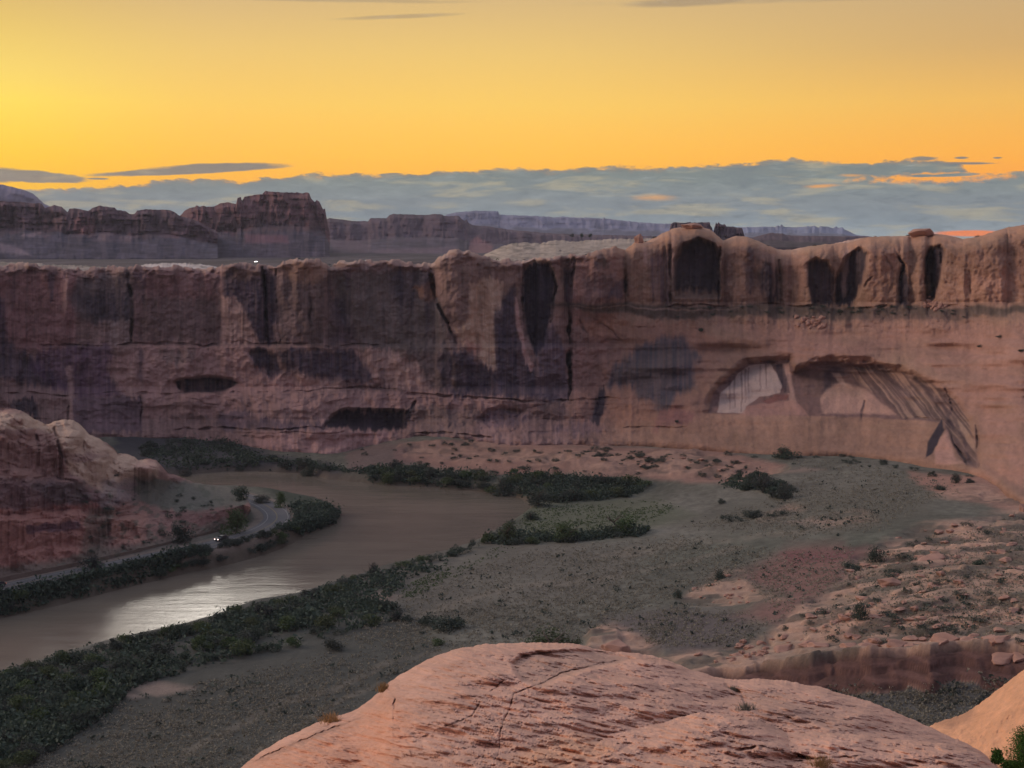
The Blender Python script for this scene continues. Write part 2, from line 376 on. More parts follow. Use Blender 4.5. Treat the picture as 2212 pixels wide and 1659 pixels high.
paint([(1795,806),(1812,806),(1830,836),(1822,838)], C(132,110,100,3.2), .7, 2.5, warp=False)
sx = U - (V-790)*.78 - 10*fbm(U/60, V/60, 86)
st1 = fbm(sx/3.4, V/150, 87, 3); st2 = fbm(sx/11, V/200, 88, 2)
RG = [(1838,792),(1900,789),(1960,806),(2010,828),(2062,862),(2092,910),(2108,965),(2108,1008),(2084,1002),(2060,962),(2038,910),(1950,902),(1905,862),(1870,835),(1840,815)]
mm = pmask(Uc, Vc, RG, 5)
tone = C(68,55,53,2.8)*(1-sst(-.2, .6, st1+.6*st2)[..., None]) + C(112,92,82,2.7)*sst(-.2, .6, st1+.6*st2)[..., None]
col = col*(1-mm[..., None]*.9) + tone*mm[..., None]*.9
for ln_ in ([(1960,812),(2020,850),(2062,905),(2085,960),(2095,1000)], [(2000,840),(2040,880),(2062,930)], [(1900,800),(1960,850),(2010,895)], [(2056,880),(2052,900),(2060,930)]):
    mm = lmask(Uc, Vc, ln_, 3, 4)*.6; col = col*(1-mm[..., None]) + C(50,40,44,2.8)*mm[..., None]
paint([(2034,905),(2040,930),(2014,978),(1999,988),(2004,955),(2022,925)], dk2, .95, 2, warp=False, streak=0)
paint([(2045,925),(2062,985),(2085,1002),(2020,1004),(2018,975)], C(112,88,80,3.5), .9, 3, warp=False, streak=0)
paint([(1950,1020),(2105,1015),(2240,1010),(2240,1040),(2160,1045),(2105,1030)], C(112,84,74,3.0), .4, 8, streak=0)
# lower left band
paint([(305,850),(620,850),(900,845),(1080,862),(1060,880),(900,882),(720,885),(500,890),(310,900)], C(100,80,76,kL), .65, 8, streak=0)
paint([(150,860),(306,855),(308,930),(160,935)], C(66,54,58,kL), .8, 4, streak=.1)
paint([(20,865),(50,858),(75,862),(92,905),(60,895),(30,885)], dk2, .85, 4)
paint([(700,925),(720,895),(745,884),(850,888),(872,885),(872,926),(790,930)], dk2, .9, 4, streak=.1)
paint([(470,912),(480,890),(510,880),(560,898),(640,910),(705,912),(700,925),(560,928),(480,925)], C(62,52,56,kL), .8, 6, streak=.1)
paint([(500,905),(560,895),(560,905),(520,912)], C(84,66,64,kL), .5, 5)
paint([(872,925),(876,895),(900,866),(886,905),(878,930)], dk2, .95, 3, streak=0)
paint([(1034,905),(1050,888),(1090,880),(1130,890),(1140,905),(1110,918),(1060,925)], C(62,52,56,kL), .85, 6)
paint([(890,880),(960,872),(1030,900),(1000,945),(900,930)], C(74,62,58,kL), .6, 12, streak=0)
paint([(540,935),(700,930),(860,932),(840,948),(740,975),(690,985),(620,988),(560,970)], C(104,82,78,kL), .7, 6, streak=0)
paint([(1200,925),(1280,905),(1310,925),(1240,945)], C(66,56,62,3.1), .6, 10)
paint([(1320,885),(1295,838),(1305,836),(1330,870)], C(90,70,60,3.1), .3, 6)
paint([(1275,915),(1288,860),(1297,838),(1306,850),(1306,885),(1298,915)], dk2, .9, 4, streak=0)
col = col*(1+.30*fbm(U/15, V/46, 83, 4)[..., None]*(1-.35*wr) + .16*fbm(U/7, V/5, 84, 3)[..., None] + .18*fbm(U/2.6, V/60, 85, 2)[..., None]*(1-sst(690, 740, V)[..., None]*wr))
for k in range(46):   # extra water streaks hanging from the rim and the ledges
    x = rng.uniform(-200, 1230) if k < 32 else rng.uniform(1230, 2300); y0 = float(RIM(x))+rng.uniform(4, 20) if k % 3 else rng.uniform(750, 800); L = rng.uniform(30, 150); w_ = rng.uniform(2, 10)
    if x > 1230: L = min(L, 100)
    if x > 1230 and y0 > 700: continue
    m = pmask(Uw, Vw, [(x-w_, y0), (x+w_, y0), (x+w_*.4, y0+L), (x-w_*.4, y0+L)], 4)*rng.uniform(.25, .6); cc_ = dk if rng.random() < .65 else lt
    col = col*(1-m[..., None]) + cc_*m[..., None]
# rock lighter towards the rim
ts = (V-VR)
m = (1-sst(2, 14, ts + 5*fbm(U/22, V/6, 90)))[..., None]*(.15+.6*sst(-.3, .4, fbm(U/50, V*0, 92, 3)))[..., None]; col = col*(1-m) + C(132,112,102,2.7)*m
m = (1-sst(4, 30, ts + 14*fbm(U/30, V/12, 91)))*sst(1230, 1400, U)*.5; col = col*(1-m[..., None]) + C(128,98,80,3.0)*m[..., None]
mu = np.array([.165, .105, .09])*(1+.25*wr); gpow = 1.30-.12*wr; col = mu*(np.clip(col, .004, 2)/mu)**gpow*(.86+.06*wr); lum_ = col.mean(-1, keepdims=True); col = col*(.48*np.tanh(lum_/.48)/np.maximum(lum_, 1e-4))*np.array([1.0, .98, 1.0])
ol_ = (sst(0, .5, fbm(U/80, V/40, 99, 3))*.35*wr[..., 0])[..., None]; col = col*(1-ol_) + col*np.array([.88, .97, .88])*ol_
# cracks, joints and partings (stain + real recess)
REC = np.zeros(U.shape); NB1 = 5*fbm(U/40, V/34, 67, 3); NB2 = 7*fbm(U/60, V/30, 68, 3); NB3 = .25+.75*sst(-.35, .25, fbm(U/26, V/26, 69, 3))
def crack(line, w, dep, f=2.0, stain=.85):
    stain = stain*(.75 if abs(line[0][0]-line[-1][0]) < 60 else .42); dep = dep*.8
    global col, REC
    m = lmask(Uc+NB1, Vc+NB2, line, w*.8, f*1.5)*NB3; REC = np.maximum(REC, m*dep); m = (m*stain)[..., None]; col = col*(1-m) + dk2*.8*m
crack([(928,580),(940,640),(960,690),(992,748)], 5, 9)
crack([(1229,660),(1231,760),(1228,800),(1229,862)], 6, 10); crack([(1228,740),(1229,800)], 9, 8)
crack([(278,575),(284,640),(286,745)], 3.5, 6); crack([(566,578),(575,640),(578,745)], 4, 7); crack([(595,580),(604,745)], 2, 4)
crack([(668,610),(672,745)], 2, 3, stain=.5); crack([(1132,575),(1128,650),(1142,740)], 3, 6)
crack([(1189,570),(1200,620),(1190,700)], 3, 6); crack([(1556,530),(1556,655)], 3, 7); crack([(1448,530),(1446,650)], 3, 6, stain=.4)
crack([(1684,560),(1684,655)], 3, 5, stain=.5); crack([(1345,560),(1352,640),(1335,655)], 3, 5, stain=.7); crack([(1225,575),(1240,560),(1236,655)], 4, 6, stain=.6)
crack([(1908,545),(1928,580),(1930,605),(1922,630)], 2, 3, stain=.8); crack([(1935,545),(1955,575),(1944,610)], 3, 5)
crack([(2008,540),(2000,600),(2005,650)], 4, 6); crack([(2030,540),(2040,600)], 2, 3, stain=.3)
crack([(250,745),(380,745),(560,742),(720,746),(830,748)], 2.2, 3, stain=.55); crack([(-60,742),(240,745)], 2.2, 3, stain=.4)
crack([(480,735),(520,738),(550,745)], 6, 5, stain=.7)
crack([(0,848),(150,852),(310,850),(500,846),(620,848)], 2, 3, stain=.5); crack([(620,846),(800,838),(960,856),(1080,862),(1230,864),(1330,860)], 2.2, 3, stain=.4)
crack([(305,855),(307,930)], 2.5, 4, stain=.7); crack([(150,862),(145,890),(150,915)], 2, 3, stain=.5)
crack([(380,928),(560,926),(700,928),(900,926)], 2, 3, stain=.5); crack([(872,925),(878,895),(898,865)], 3, 5)
crack([(880,945),(900,932),(1000,938),(1060,945)], 2, 3, stain=.6); crack([(1440,662),(1620,660),(1840,662),(2100,660)], 2, 3, stain=.6)
crack([(1250,690),(1270,720)], 2, 2, stain=.6); crack([(1275,680),(1300,700),(1340,735)], 2, 2, stain=.6); crack([(1300,800),(1310,830),(1295,840)], 2.5, 3, stain=.7)
crack([(1350,925),(1440,922),(1480,925)], 1.5, 2, stain=.5); crack([(1960,905),(2040,908)], 3, 3, stain=.9); crack([(2050,920),(2060,960),(2085,998),(2110,1004)], 2.5, 4, stain=.8)
crack([(2064,890),(2040,840),(2030,820)], 2, 2, stain=.5); crack([(2108,920),(2112,1020)], 3, 5, stain=.5); crack([(1870,870),(1862,890),(1862,905)], 2, 2, stain=.8)
crack([(1870,620),(1885,600)], 2, 2, stain=.5); crack([(2095,600),(2094,650)], 1.5, 2, stain=.4)
for k in range(22):   # small weathering ledges on the slickrock slope
    x = rng.uniform(1240, 2230); y = rng.uniform(700, 970); L = rng.uniform(15, 70); s_ = rng.uniform(-.1, .25)
    if 1520 < x < 2110 and 770 < y < 910: continue
    crack([(x, y), (x+L*.5, y+L*.5*s_+rng.uniform(-3, 3)), (x+L, y+L*s_)], 1.2, 1.2, stain=.35)
am = pmask(Uc + 5*fbm(U/26, V/20, 93, 3), Vc + 5*fbm(U/26, V/20, 94, 3), ALC, 14)
top = sst(770, 905, V)
D2 = D + REC + am*(13-9*top)
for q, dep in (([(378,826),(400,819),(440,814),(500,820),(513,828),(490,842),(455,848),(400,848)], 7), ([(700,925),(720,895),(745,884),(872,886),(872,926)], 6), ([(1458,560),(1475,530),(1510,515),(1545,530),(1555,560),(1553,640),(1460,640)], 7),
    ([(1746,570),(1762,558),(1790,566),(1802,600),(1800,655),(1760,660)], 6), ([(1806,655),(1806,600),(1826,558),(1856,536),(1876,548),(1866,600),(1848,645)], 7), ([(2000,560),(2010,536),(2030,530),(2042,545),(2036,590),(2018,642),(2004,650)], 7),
    ([(1942,600),(1950,568),(1958,572),(1962,600),(1960,655),(1942,658)], 4), ([(1130,580),(1150,562),(1186,566),(1196,600),(1192,680),(1176,742),(1160,765),(1140,722)], 6), ([(540,762),(560,752),(600,770),(612,800),(592,818),(568,800)], 4),
    ([(1034,905),(1050,888),(1090,880),(1130,890),(1110,918),(1060,925)], 3)):
    D2 = D2 + dep*pmask(Uc, Vc, q, 6)
X, Y, Z = at_depth(U, V + (rimn*(1-.8*sst(1230, 1400, uu)))[None, :]*np.exp(-(V-VR)/7.0), D2)
# the mesa top runs back from the rim; the foot carries on below ground
rows = [np.stack([X, Y, Z], -1)]; cols = [col]
bk = []; bc = []
xr, yr_, zr = X[0], Y[0], Z[0]
for i, (dd, dz) in enumerate(((260, -16), (150, -9), (90, -5), (60, -3.2), (40, -2.2), (26, -1.4), (16, -.8), (9, -.35), (4, -.1))):
    k = (yr_+dd)/yr_
    zz = zr + dz + 1.0*fbm(uu/25, uu*0+dd/30., 95, 3)*min(1, dd/20.)*1.0
    bk.append(np.stack([xr*k, yr_+dd, zz], -1)); bc.append(np.broadcast_to(C(132,116,108,2.7), (nU, 3))*(1+.25*fbm(uu/20, uu*0+dd/9., 96, 3))[:, None])
foot = []; fc = []
for dd, z_ in ((1.0, -1.5), (2.0, -6)):
    foot.append(np.stack([X[-1]*(Y[-1]-dd)/Y[-1], Y[-1]-dd, np.full(nU, 1.0)*(Z[-1]+z_)], -1)); fc.append(col[-1])
P = np.concatenate([np.array(bk), rows[0], np.array(foot)], 0); Cc = np.concatenate([np.array(bc), col, np.array(fc)], 0)
M_wall = rock_mat('canyon_sandstone', (1, .6, .22), .22, .22, .5, 2.0, 1.6, (1, .6, .5))
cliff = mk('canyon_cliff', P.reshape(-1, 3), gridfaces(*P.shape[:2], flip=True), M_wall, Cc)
tag(cliff, kind='structure')
def on_wall(u, v):
    d = float(wall_depth(np.array([float(u)]), np.array([float(v)]))[0]); x, y, z = at_depth(u, v, d); return float(x), float(y), float(z)
# ------------------------------------------------------------------ generic relief (buttes, mesas, outcrop)
def relief(name, u0, u1, nu, nv, sky, basev, depth, colf, mat, back=((30, -10), (80, -40)), skirt=-8, roughpx=.8, tp=1.0):
    u = np.linspace(u0, u1, nu); U = np.broadcast_to(u, (nv, nu)).copy()
    vs = sky(u); vb = basev(u); t = np.linspace(0, 1, nv)[:, None]**tp
    V = vs + (vb-vs)*t; RO = 1.6*roughpx*fbm(u/5, u*0, 31, 4)*np.exp(-(V-vs)/4.0)
    T = np.broadcast_to(t, V.shape)
    D = depth(U, V, T, vs, vb); X, Y, Z = at_depth(U, V+RO, D); c = colf(U, V, T)
    P = [np.stack([X, Y, Z], -1)]; Cs = [c]
    bk = []
    for dd, dz in back[::-1]:
        k = (Y[0]+dd)/Y[0]; bk.append(np.stack([X[0]*k, Y[0]+dd, Z[0]+dz], -1))
    bk = np.array(bk)
    ft = np.stack([X[-1]*.998, Y[-1]*.998, Z[-1]+skirt], -1)[None]
    P = np.concatenate([bk, P[0], ft], 0)
    Cc = np.concatenate([np.repeat(c[:1], len(bk), 0), c, c[-1:]], 0)
    o = mk(name, P.reshape(-1, 3), gridfaces(P.shape[0], nu, flip=True), mat, Cc)
    return o
M_far = rock_mat('distant_sandstone', (1, .6, .6), .02, .25, .4, 8, .12)
def far_relief(name, pts, vb, Dsky, Dbase, c1, c2, nu, nv, flute=20, amp=.02, back=None, cuts=()):
    sk = interp(pts); u0, u1 = pts[0][0], pts[-1][0]
    def dep(U, V, T, vs, vb_):
        # cliff band above, talus apron below
        p = np.interp(T, [0, .08, .5, .56, 1], [0, .10, .28, .45, 1])
        D = Dsky + (Dbase-Dsky)*p
        D = D + Dsky*amp*(fbm(U/flute, V/60, 51, 4) + .5*np.abs(fbm(U/(flute*.45), V/50, 52, 3)))*(1-.8*sst(.45, .7, T)) + Dsky*amp*.22*fbm(U/40, V/6, 53, 4)*(1-.75*sst(.45, .6, T))
        return D
    def cf(U, V, T):
        k = sst(.42, .6, T + .15*fbm(U/18, V/8, 55)); c = c1*(1-k[..., None]) + c2*.62*k[..., None]
        c = c*(1+.5*k[..., None]*(fbm(U/22, V/3.2, 60, 4)+.5*fbm(U/9, V/9, 68, 3))[..., None])
        c = c*(1+.28*fbm(U/30, V/5, 56)[..., None] + .14*fbm(U/7, V/12, 57)[..., None])
        for poly, cc, a in cuts:
            m = (a*pmask(U+3*fbm(U/8, V/8, 58), V+2*fbm(U/6, V/6, 59), poly, 4))[..., None]; c = c*(1-m) + cc*m
        return c
    b = back or ((Dsky*.03, -6), (Dsky*.08, -60))
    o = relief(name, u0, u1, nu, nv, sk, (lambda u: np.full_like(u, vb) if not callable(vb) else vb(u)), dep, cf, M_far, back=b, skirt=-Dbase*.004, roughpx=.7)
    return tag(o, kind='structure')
fk = 2.25
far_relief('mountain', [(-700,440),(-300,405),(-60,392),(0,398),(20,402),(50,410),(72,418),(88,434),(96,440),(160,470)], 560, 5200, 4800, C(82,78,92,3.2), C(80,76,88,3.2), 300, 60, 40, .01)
far_relief('butte', [(-700,470),(-300,440),(0,434),(50,437),(90,440),(97,449),(118,443),(133,447),(146,458),(150,451),(165,450),(190,456),(200,449),(215,444),(235,447),(248,448),(252,453),(272,456),(280,462),(291,462),(296,455),(312,452),(345,453),(368,454),(378,459),(388,466),(420,475),(470,500)],
    558, 2250, 2080, C(72,56,62,fk), C(64,60,72,fk*1.2), 560, 110, 26, .018,
    cuts=[([(0,545),(0,525),(40,535),(70,552)], C(104,92,100,fk), .6), ([(158,470),(205,468),(205,505),(160,505)], C(92,62,64,fk), .6), ([(220,500),(290,510),(285,525),(200,520)], C(90,76,82,fk), .5), ([(90,460),(140,460),(145,490),(95,480)], C(84,64,60,fk), .4),
          ([(50,505),(90,502),(70,512),(45,510)], C(112,98,104,fk), .6), ([(205,470),(290,475),(285,502),(215,505)], C(48,38,46,fk), .6), ([(296,460),(380,458),(385,500),(300,520)], C(50,40,46,fk), .6)])
far_relief('butte', [(360,500),(385,470),(398,456),(405,451),(420,447),(425,443),(431,447),(440,444),(447,447),(462,446),(478,438),(492,437),(510,441),(513,428),(520,426),(523,434),(528,425),(548,421),(566,419),(573,413),(600,415),(640,416),(654,418),(660,415),(668,418),(672,428),(680,437),(684,431),(690,436),(695,446),(698,452),(702,450),(706,473),(712,500)],
    560, 2420, 2230, C(78,56,60,fk), C(66,60,70,fk*1.2), 520, 120, 30, .014,
    cuts=[([(350,512),(372,500),(398,503),(392,522),(345,524)], C(128,96,84,fk), .8), ([(388,480),(400,466),(402,498),(388,498)], C(110,82,74,fk), .7), ([(530,505),(620,508),(625,525),(530,525)], C(92,64,72,fk), .6), ([(575,420),(672,422),(670,432),(570,428)], C(86,60,58,fk), .5), ([(440,470),(520,465),(690,470),(690,500),(450,500)], C(60,46,50,fk), .5)])
far_relief('butte', [(640,520),(690,478),(712,471),(740,474),(760,477),(795,478),(800,471),(835,471),(842,464),(850,462),(905,464),(925,464),(935,462),(955,463),(960,467),(990,466),(1003,478),(1008,473),(1012,481),(1022,487),(1060,489),(1070,492),(1110,497),(1150,500),(1190,504),(1250,506),(1330,508),(1450,511),(1700,514)],
    562, 2900, 2500, C(66,56,64,fk), C(66,60,70,fk*1.2), 700, 90, 34, .012,
    cuts=[([(1012,540),(1016,520),(1030,511),(1048,520),(1066,532),(1060,548),(1012,548)], C(100,72,74,fk), .7), ([(800,540),(980,533),(1000,545),(820,555)], C(84,70,78,fk), .6), ([(715,520),(760,515),(800,530),(790,555),(720,550)], C(84,68,74,fk), .4)])
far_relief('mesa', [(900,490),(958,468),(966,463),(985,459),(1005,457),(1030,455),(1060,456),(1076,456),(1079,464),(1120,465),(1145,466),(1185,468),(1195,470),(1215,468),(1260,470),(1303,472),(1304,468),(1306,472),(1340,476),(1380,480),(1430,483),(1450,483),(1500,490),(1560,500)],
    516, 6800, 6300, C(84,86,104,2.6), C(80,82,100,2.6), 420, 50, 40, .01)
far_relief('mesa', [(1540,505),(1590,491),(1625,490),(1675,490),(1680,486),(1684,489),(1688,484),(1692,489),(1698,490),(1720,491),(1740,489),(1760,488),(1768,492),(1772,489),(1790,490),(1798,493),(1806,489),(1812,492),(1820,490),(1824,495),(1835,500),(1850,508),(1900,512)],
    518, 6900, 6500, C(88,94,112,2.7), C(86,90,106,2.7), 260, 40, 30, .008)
far_relief('butte', [(1442,520),(1446,500),(1449,484),(1455,480),(1475,481),(1490,480),(1500,481),(1533,480),(1535,488),(1539,492),(1541,520)],
    540, 1500, 1420, C(64,54,60,fk), C(64,54,60,fk), 160, 50, 16, .012)
far_relief('butte', [(1538,520),(1543,492),(1547,480),(1549,485),(1552,480),(1556,484),(1566,485),(1570,489),(1585,490),(1592,492),(1603,492),(1607,505),(1612,520)],
    540, 1520, 1440, C(62,52,58,fk), C(62,52,58,fk), 140, 50, 16, .012)
far_relief('hill', [(1590,520),(1650,507),(1665,503),(1690,504),(1700,508),(1760,510),(1850,510),(1900,512)], 535, 2200, 2000, C(66,56,62,fk), C(60,52,58,fk), 160, 24, 30, .01)
# pale slickrock behind the rim, centre, and low pale benches on the left rim
M_slab = rock_mat('pale_slickrock', (1, .35, 1), .12, .3, .6, 1.5, .9)
def slab(pts, vb, Ds, Db, c, seed):
    sk = interp(pts)
    def dep(U, V, T, vs, vb_): return Ds + (Db-Ds)*(1-(1-T)**1.6) + 7*fbm(U/35, V/6, seed, 4) - 5*np.abs(fbm(U/14, V/4, seed+1, 3))
    def cf(U, V, T):
        k = sst(.05, .4, fbm(U/26, V/4.0, seed+3, 4))*.65
        return (c*(1+.3*fbm(U/10, V/3, seed+2)[..., None]))*(1-k[..., None]) + C(70,66,62,2.6)*k[..., None]
    return tag(relief('hill', pts[0][0], pts[-1][0], 360, 50, sk, lambda u: np.full_like(u, vb), dep, cf, M_slab, back=((30, -3), (90, -20)), skirt=-3, roughpx=1.4), kind='structure')
slab([(1030,566),(1050,548),(1075,537),(1100,527),(1130,523),(1165,526),(1200,519),(1240,521),(1290,518),(1340,516),(1380,516),(1440,513),(1475,530)], 580, 860, 700, C(122,112,104,2.1), 101)
slab([(280,585),(310,571),(350,569),(400,568),(440,571),(480,578)], 590, 780, 715, C(140,132,130,2.2), 111)
slab([(-60,580),(0,566),(60,568),(120,572),(180,574),(230,577),(260,585)], 592, 780, 715, C(104,96,92,2.7), 121)
slab([(1680,545),(1740,533),(1790,529),(1830,519),(1870,513),(1910,509),(1950,510),(2000,512),(2060,518),(2080,528)], 560, 730, 670, C(128,104,92,2.9), 131)
# ------------------------------------------------------------------ plain beyond the rim
def plain_z(y, x):
    return np.interp(y, [600, 760, 1000, 2100, 4000, 8000, 14000], [60, 74, 75, 66.5, 79, 92, 92]) + 1.2*fbm(x/120, y/120, 140, 3)
yy = 750*np.exp(np.linspace(0, math.log(8300/750), 200)); aa = np.linspace(-.62, .62, 420)
X, Y = aa[None, :]*yy[:, None], np.broadcast_to(yy[:, None], (200, 420)); Z = plain_z(Y, X)
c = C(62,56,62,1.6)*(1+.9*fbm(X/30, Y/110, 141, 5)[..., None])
plain_o = mk('plain', np.stack([X, Y, Z], -1).reshape(-1, 3), gridfaces(200, 420), M_far, c)
tag(plain_o, kind='structure')
# ------------------------------------------------------------------ valley floor
RIV = [(-120,1480),(0,1455),(60,1438),(100,1425),(190,1398),(240,1386),(300,1374),(420,1345),(520,1305),(620,1290),(700,1262),(780,1237),(830,1222),(900,1206),(990,1182),(1050,1152),(1090,1130),(1125,1108),(1138,1092),(1120,1078),(1050,1065),(950,1056),(850,1049),(775,1043),(700,1036),(650,1024),(560,1020),(480,1020),(380,1028),(200,1030),(100,1034),(100,1055),(300,1062),(450,1056),
       (520,1056),(600,1062),(650,1072),(700,1082),(735,1096),(745,1110),(735,1130),(700,1145),(640,1165),(560,1190),(460,1217),(350,1250),(250,1277),(150,1306),(60,1326),(0,1339),(-120,1362)]
rx, ry, _ = at_z([p[0] for p in RIV], [p[1] for p in RIV], 0.0); RIVP = list(zip(rx, ry))
ROAD = [(-160,1308),(0,1272),(110,1247),(220,1226),(340,1200),(450,1179),(500,1166),(550,1151),(585,1135),(600,1120),(596,1106),(578,1093),(552,1081),(525,1072),(490,1064)]
def smoothline(p, n=160):
    p = np.array(p, float); d = np.r_[0, np.cumsum(np.hypot(*np.diff(p, axis=0).T))]; t = np.linspace(0, d[-1], n)
    # Catmull-like smoothing by repeated averaging of a dense linear path
    q = np.stack([np.interp(t, d, p[:, 0]), np.interp(t, d, p[:, 1])], -1)
    for _ in range(14): q[1:-1] = .25*q[:-2] + .5*q[1:-1] + .25*q[2:]
    return q
ROADZ = 4.4
qx, qy, _ = at_z([p[0] for p in ROAD], [p[1] for p in ROAD], ROADZ); ROADP = smoothline(list(zip(qx, qy)))
CTRL = [(-100,1500,2.5),(0,1480,2.6),(200,1420,2.4),(420,1370,2.4),(620,1310,2.4),(800,1260,2.4),(1000,1200,2.4),(1120,1130,2.4),(1160,1090,2.4),
    (0,1660,3.5),(200,1600,3.0),(-300,1700,3.5),(600,1500,4),(400,1640,4),(800,1400,4.5),(900,1550,5),(1100,1250,5.5),(1100,1400,6),(1300,1150,5),(1400,1100,5),(1300,1300,7),(1300,1500,9),(1500,1200,9),(1500,1330,10),(1500,1440,12),
    (1600,1100,9),(1600,1160,11),(1700,1050,12),(1720,1020,12),(1900,1030,15),(2050,1060,18),(2212,1120,20),(2400,1180,22),(1750,1170,14),(1700,1250,13),(1800,1320,17),(1900,1200,19),(2050,1150,19.5),(2050,1250,21.5),(2212,1250,22.5),(2400,1300,24),(1700,1380,15),(1850,1395,19.5),(2000,1400,20.5),(2212,1400,22),(2450,1420,24),
    (2000,1600,19.5),(2212,1600,21),(1700,1600,16),(2450,1700,22),(800,1040-25,3.5),(900,1035,3.2),(1000,1045,3),(1100,1060,3),(700,1010,3),(600,1003,3),(400,1000,3.2),(200,1000,3.2),(-100,1000,3.2),(600,985,4),(400,955,5),(200,950,5),(-200,950,5),(780,985,6),(900,945,9.5),(1000,960,8.5),(1100,970,8.5),(1250,975,9.5),(1400,980,10),(1200,1010,6.5),(1400,1015,8.5),(1500,1040,7.5),(1400,1055,4.5),(1300,1050,4),
    (1560,990,11),(1650,1000,11.5),(1750,995,12.5),(1850,1000,14.5),(1950,1010,15.8),(640,1100,2.8),(700,1110,2.2),(550,1120,4.2),(400,1170,4.4),(200,1240,4.4),(0,1290,3.0),(640,1145,2.4),(400,1225,2.6),(200,1275,2.4),(0,1325,2.4),(450,1090,4.5),(300,1100,4.5),(0,1150,4.5),(-300,1200,4.5),(-300,1340,2.5)]
cx_, cy_, cz_ = [], [], []
for (u, v, z) in CTRL:
    a, b, _ = at_z(u, v, float(z)); cx_.append(float(a)); cy_.append(float(b)); cz_.append(z)
for u in range(-500, 2751, 250):      # ground carries on beneath the wall
    D_ = float(DBASE(u)); x, y, z = at_depth(u, float(BASE(u)), D_); cx_.append(float(x)); cy_.append(float(y)); cz_.append(float(z)-.5)
    cx_.append(float(x)*1.15); cy_.append(float(y)*1.15); cz_.append(float(z))
cx_ = np.array(cx_)/100; cy_ = np.array(cy_)/100; cz_ = np.array(cz_)
def _phi(r2): return .5*r2*np.log(r2+1e-9)
K = _phi((cx_[:, None]-cx_)**2 + (cy_[:, None]-cy_)**2) + 0.004*np.eye(len(cx_))
n_ = len(cx_); A = np.zeros((n_+3, n_+3)); A[:n_, :n_] = K; A[:n_, n_] = 1; A[:n_, n_+1] = cx_; A[:n_, n_+2] = cy_; A[n_, :n_] = 1; A[n_+1, :n_] = cx_; A[n_+2, :n_] = cy_
sol = np.linalg.solve(A, np.r_[cz_, 0, 0, 0])
def tps(x, y):
    x = np.asarray(x, float)/100; y = np.asarray(y, float)/100; r = sol[n_] + sol[n_+1]*x + sol[n_+2]*y
    for i in range(n_): r = r + sol[i]*_phi((x-cx_[i])**2 + (y-cy_[i])**2)
    return r
ROCKM = [ # slickrock outcrops on the floor (photo outline, strength)
    ([(1640,1385),(1700,1330),(1800,1270),(1850,1200),(1930,1160),(2000,1130),(2100,1120),(2260,1090),(2500,1100),(2500,1420),(2212,1440),(1900,1440),(1640,1430)], 1.0),
    ([(1470,1300),(1490,1275),(1560,1235),(1600,1235),(1640,1275),(1700,1300),(1600,1312)], .8),
    ([(1640,1125),(1680,1100),(1700,1088),(1740,1100),(1700,1112)], .6),
    ([(1440,1420),(1520,1400),(1640,1375),(1760,1380),(1760,1480),(1500,1470)], .9),
    ([(1265,1400),(1275,1360),(1305,1342),(1350,1360),(1420,1395),(1440,1420),(1300,1420)], 1.0),
    ([(2010,1070),(2100,1045),(2260,1080),(2260,1110),(2100,1085)], .7),
    ([(1750,1120),(1860,1105),(1900,1125),(1800,1150)], .5),
    ([(870,965),(1040,955),(1250,975),(1500,975),(1640,1000),(1700,1010),(1600,1032),(1400,1030),(1200,1015),(1000,1000),(880,985)], .7)]
GUL = [(1500,1452),(1560,1437),(1640,1432),(1740,1425),(1800,1408),(1900,1409),(1960,1405),(2010,1412),(2060,1402),(2140,1405),(2212,1412),(2500,1440),(2700,1800),(1500,1800)]
def ground(x, y, full=False):
    x = np.asarray(x, float); y = np.asarray(y, float)
    z0 = np.maximum(tps(x, y), 1.6)
    u, v = proj(x, y, z0)
    uq = u + 14*fbm(x/7, y/7, 151); vq = v + 5*fbm(x/6, y/12, 152)
    rk = np.zeros(x.shape)
    for poly, a in ROCKM: rk = np.maximum(rk, a*pmask(uq, vq, poly, 14))
    z = z0 + .5*fbm(x/40, y/40, 153, 3) + .12*fbm(x/5, y/7, 154, 3)
    # thin-bedded ledges: quantised noise steps, laminae running with the slope
    h = 4.2*fbm(x/30+y/90, y/20, 155, 5)+.05*x
    st = .8; hq = h/st; fr = hq-np.floor(hq); hs = (np.floor(hq) + sst(.72, .98, fr))*st
    z = z + rk*((hs-.05*x)*.9 + .25*fbm(x/2.2, y/2.5, 156, 3))
    fl = .9*pmask(uq, vq, ROCKM[7][0], 8); h2 = 5*fbm(x/55, y/13, 181, 4)/1.1; f2 = h2-np.floor(h2); z = z + fl*((np.floor(h2)+sst(.7, .95, f2))*1.1 + .5*fbm(x/6, y/6, 182, 3))
    # gully wall beside the ledge
    ug = u + 10*fbm(x/9, y/60, 157, 3); vg = v + 9*fbm(x/6, y/40, 158, 4)
    b = (u > 1400)
    g = np.zeros(x.shape)
    if b.any():
        sd = sdist(ug[b], vg[b], GUL); g[b] = .34*sst(-1, 1.5, sd) + .10*sst(2, 9, sd) + .22*sst(9, 12, sd) + .10*sst(12, 20, sd) + .24*sst(20, 26, sd)
    z = z - 6.3*g*(1-sst(1560, 1480, u))
    # the knob behind the dome
    kb = pmask(u, v, [(1268,1420),(1272,1372),(1300,1350),(1335,1362),(1350,1420)], 7); z = z + .8*kb
    rs = sdist(x, y, RIVP)
    inl = -rs
    bank = sst(-1.0, 5.0, inl + 1.2*fbm(x/9, y/9, 159, 3))
    z = -1.6 + (z+1.6)*bank
    dr = np.full(x.shape, 99.0); b = (x < 0) & (y > 250)
    if b.any(): dr[b] = sdist(x[b], y[b], ROADP[::3], False)
    k = 1-sst(6.0, 11.0, dr); z = z*(1-k) + (ROADZ-.12)*k
    if full: return z, u, v, rk, g, inl, dr
    return z
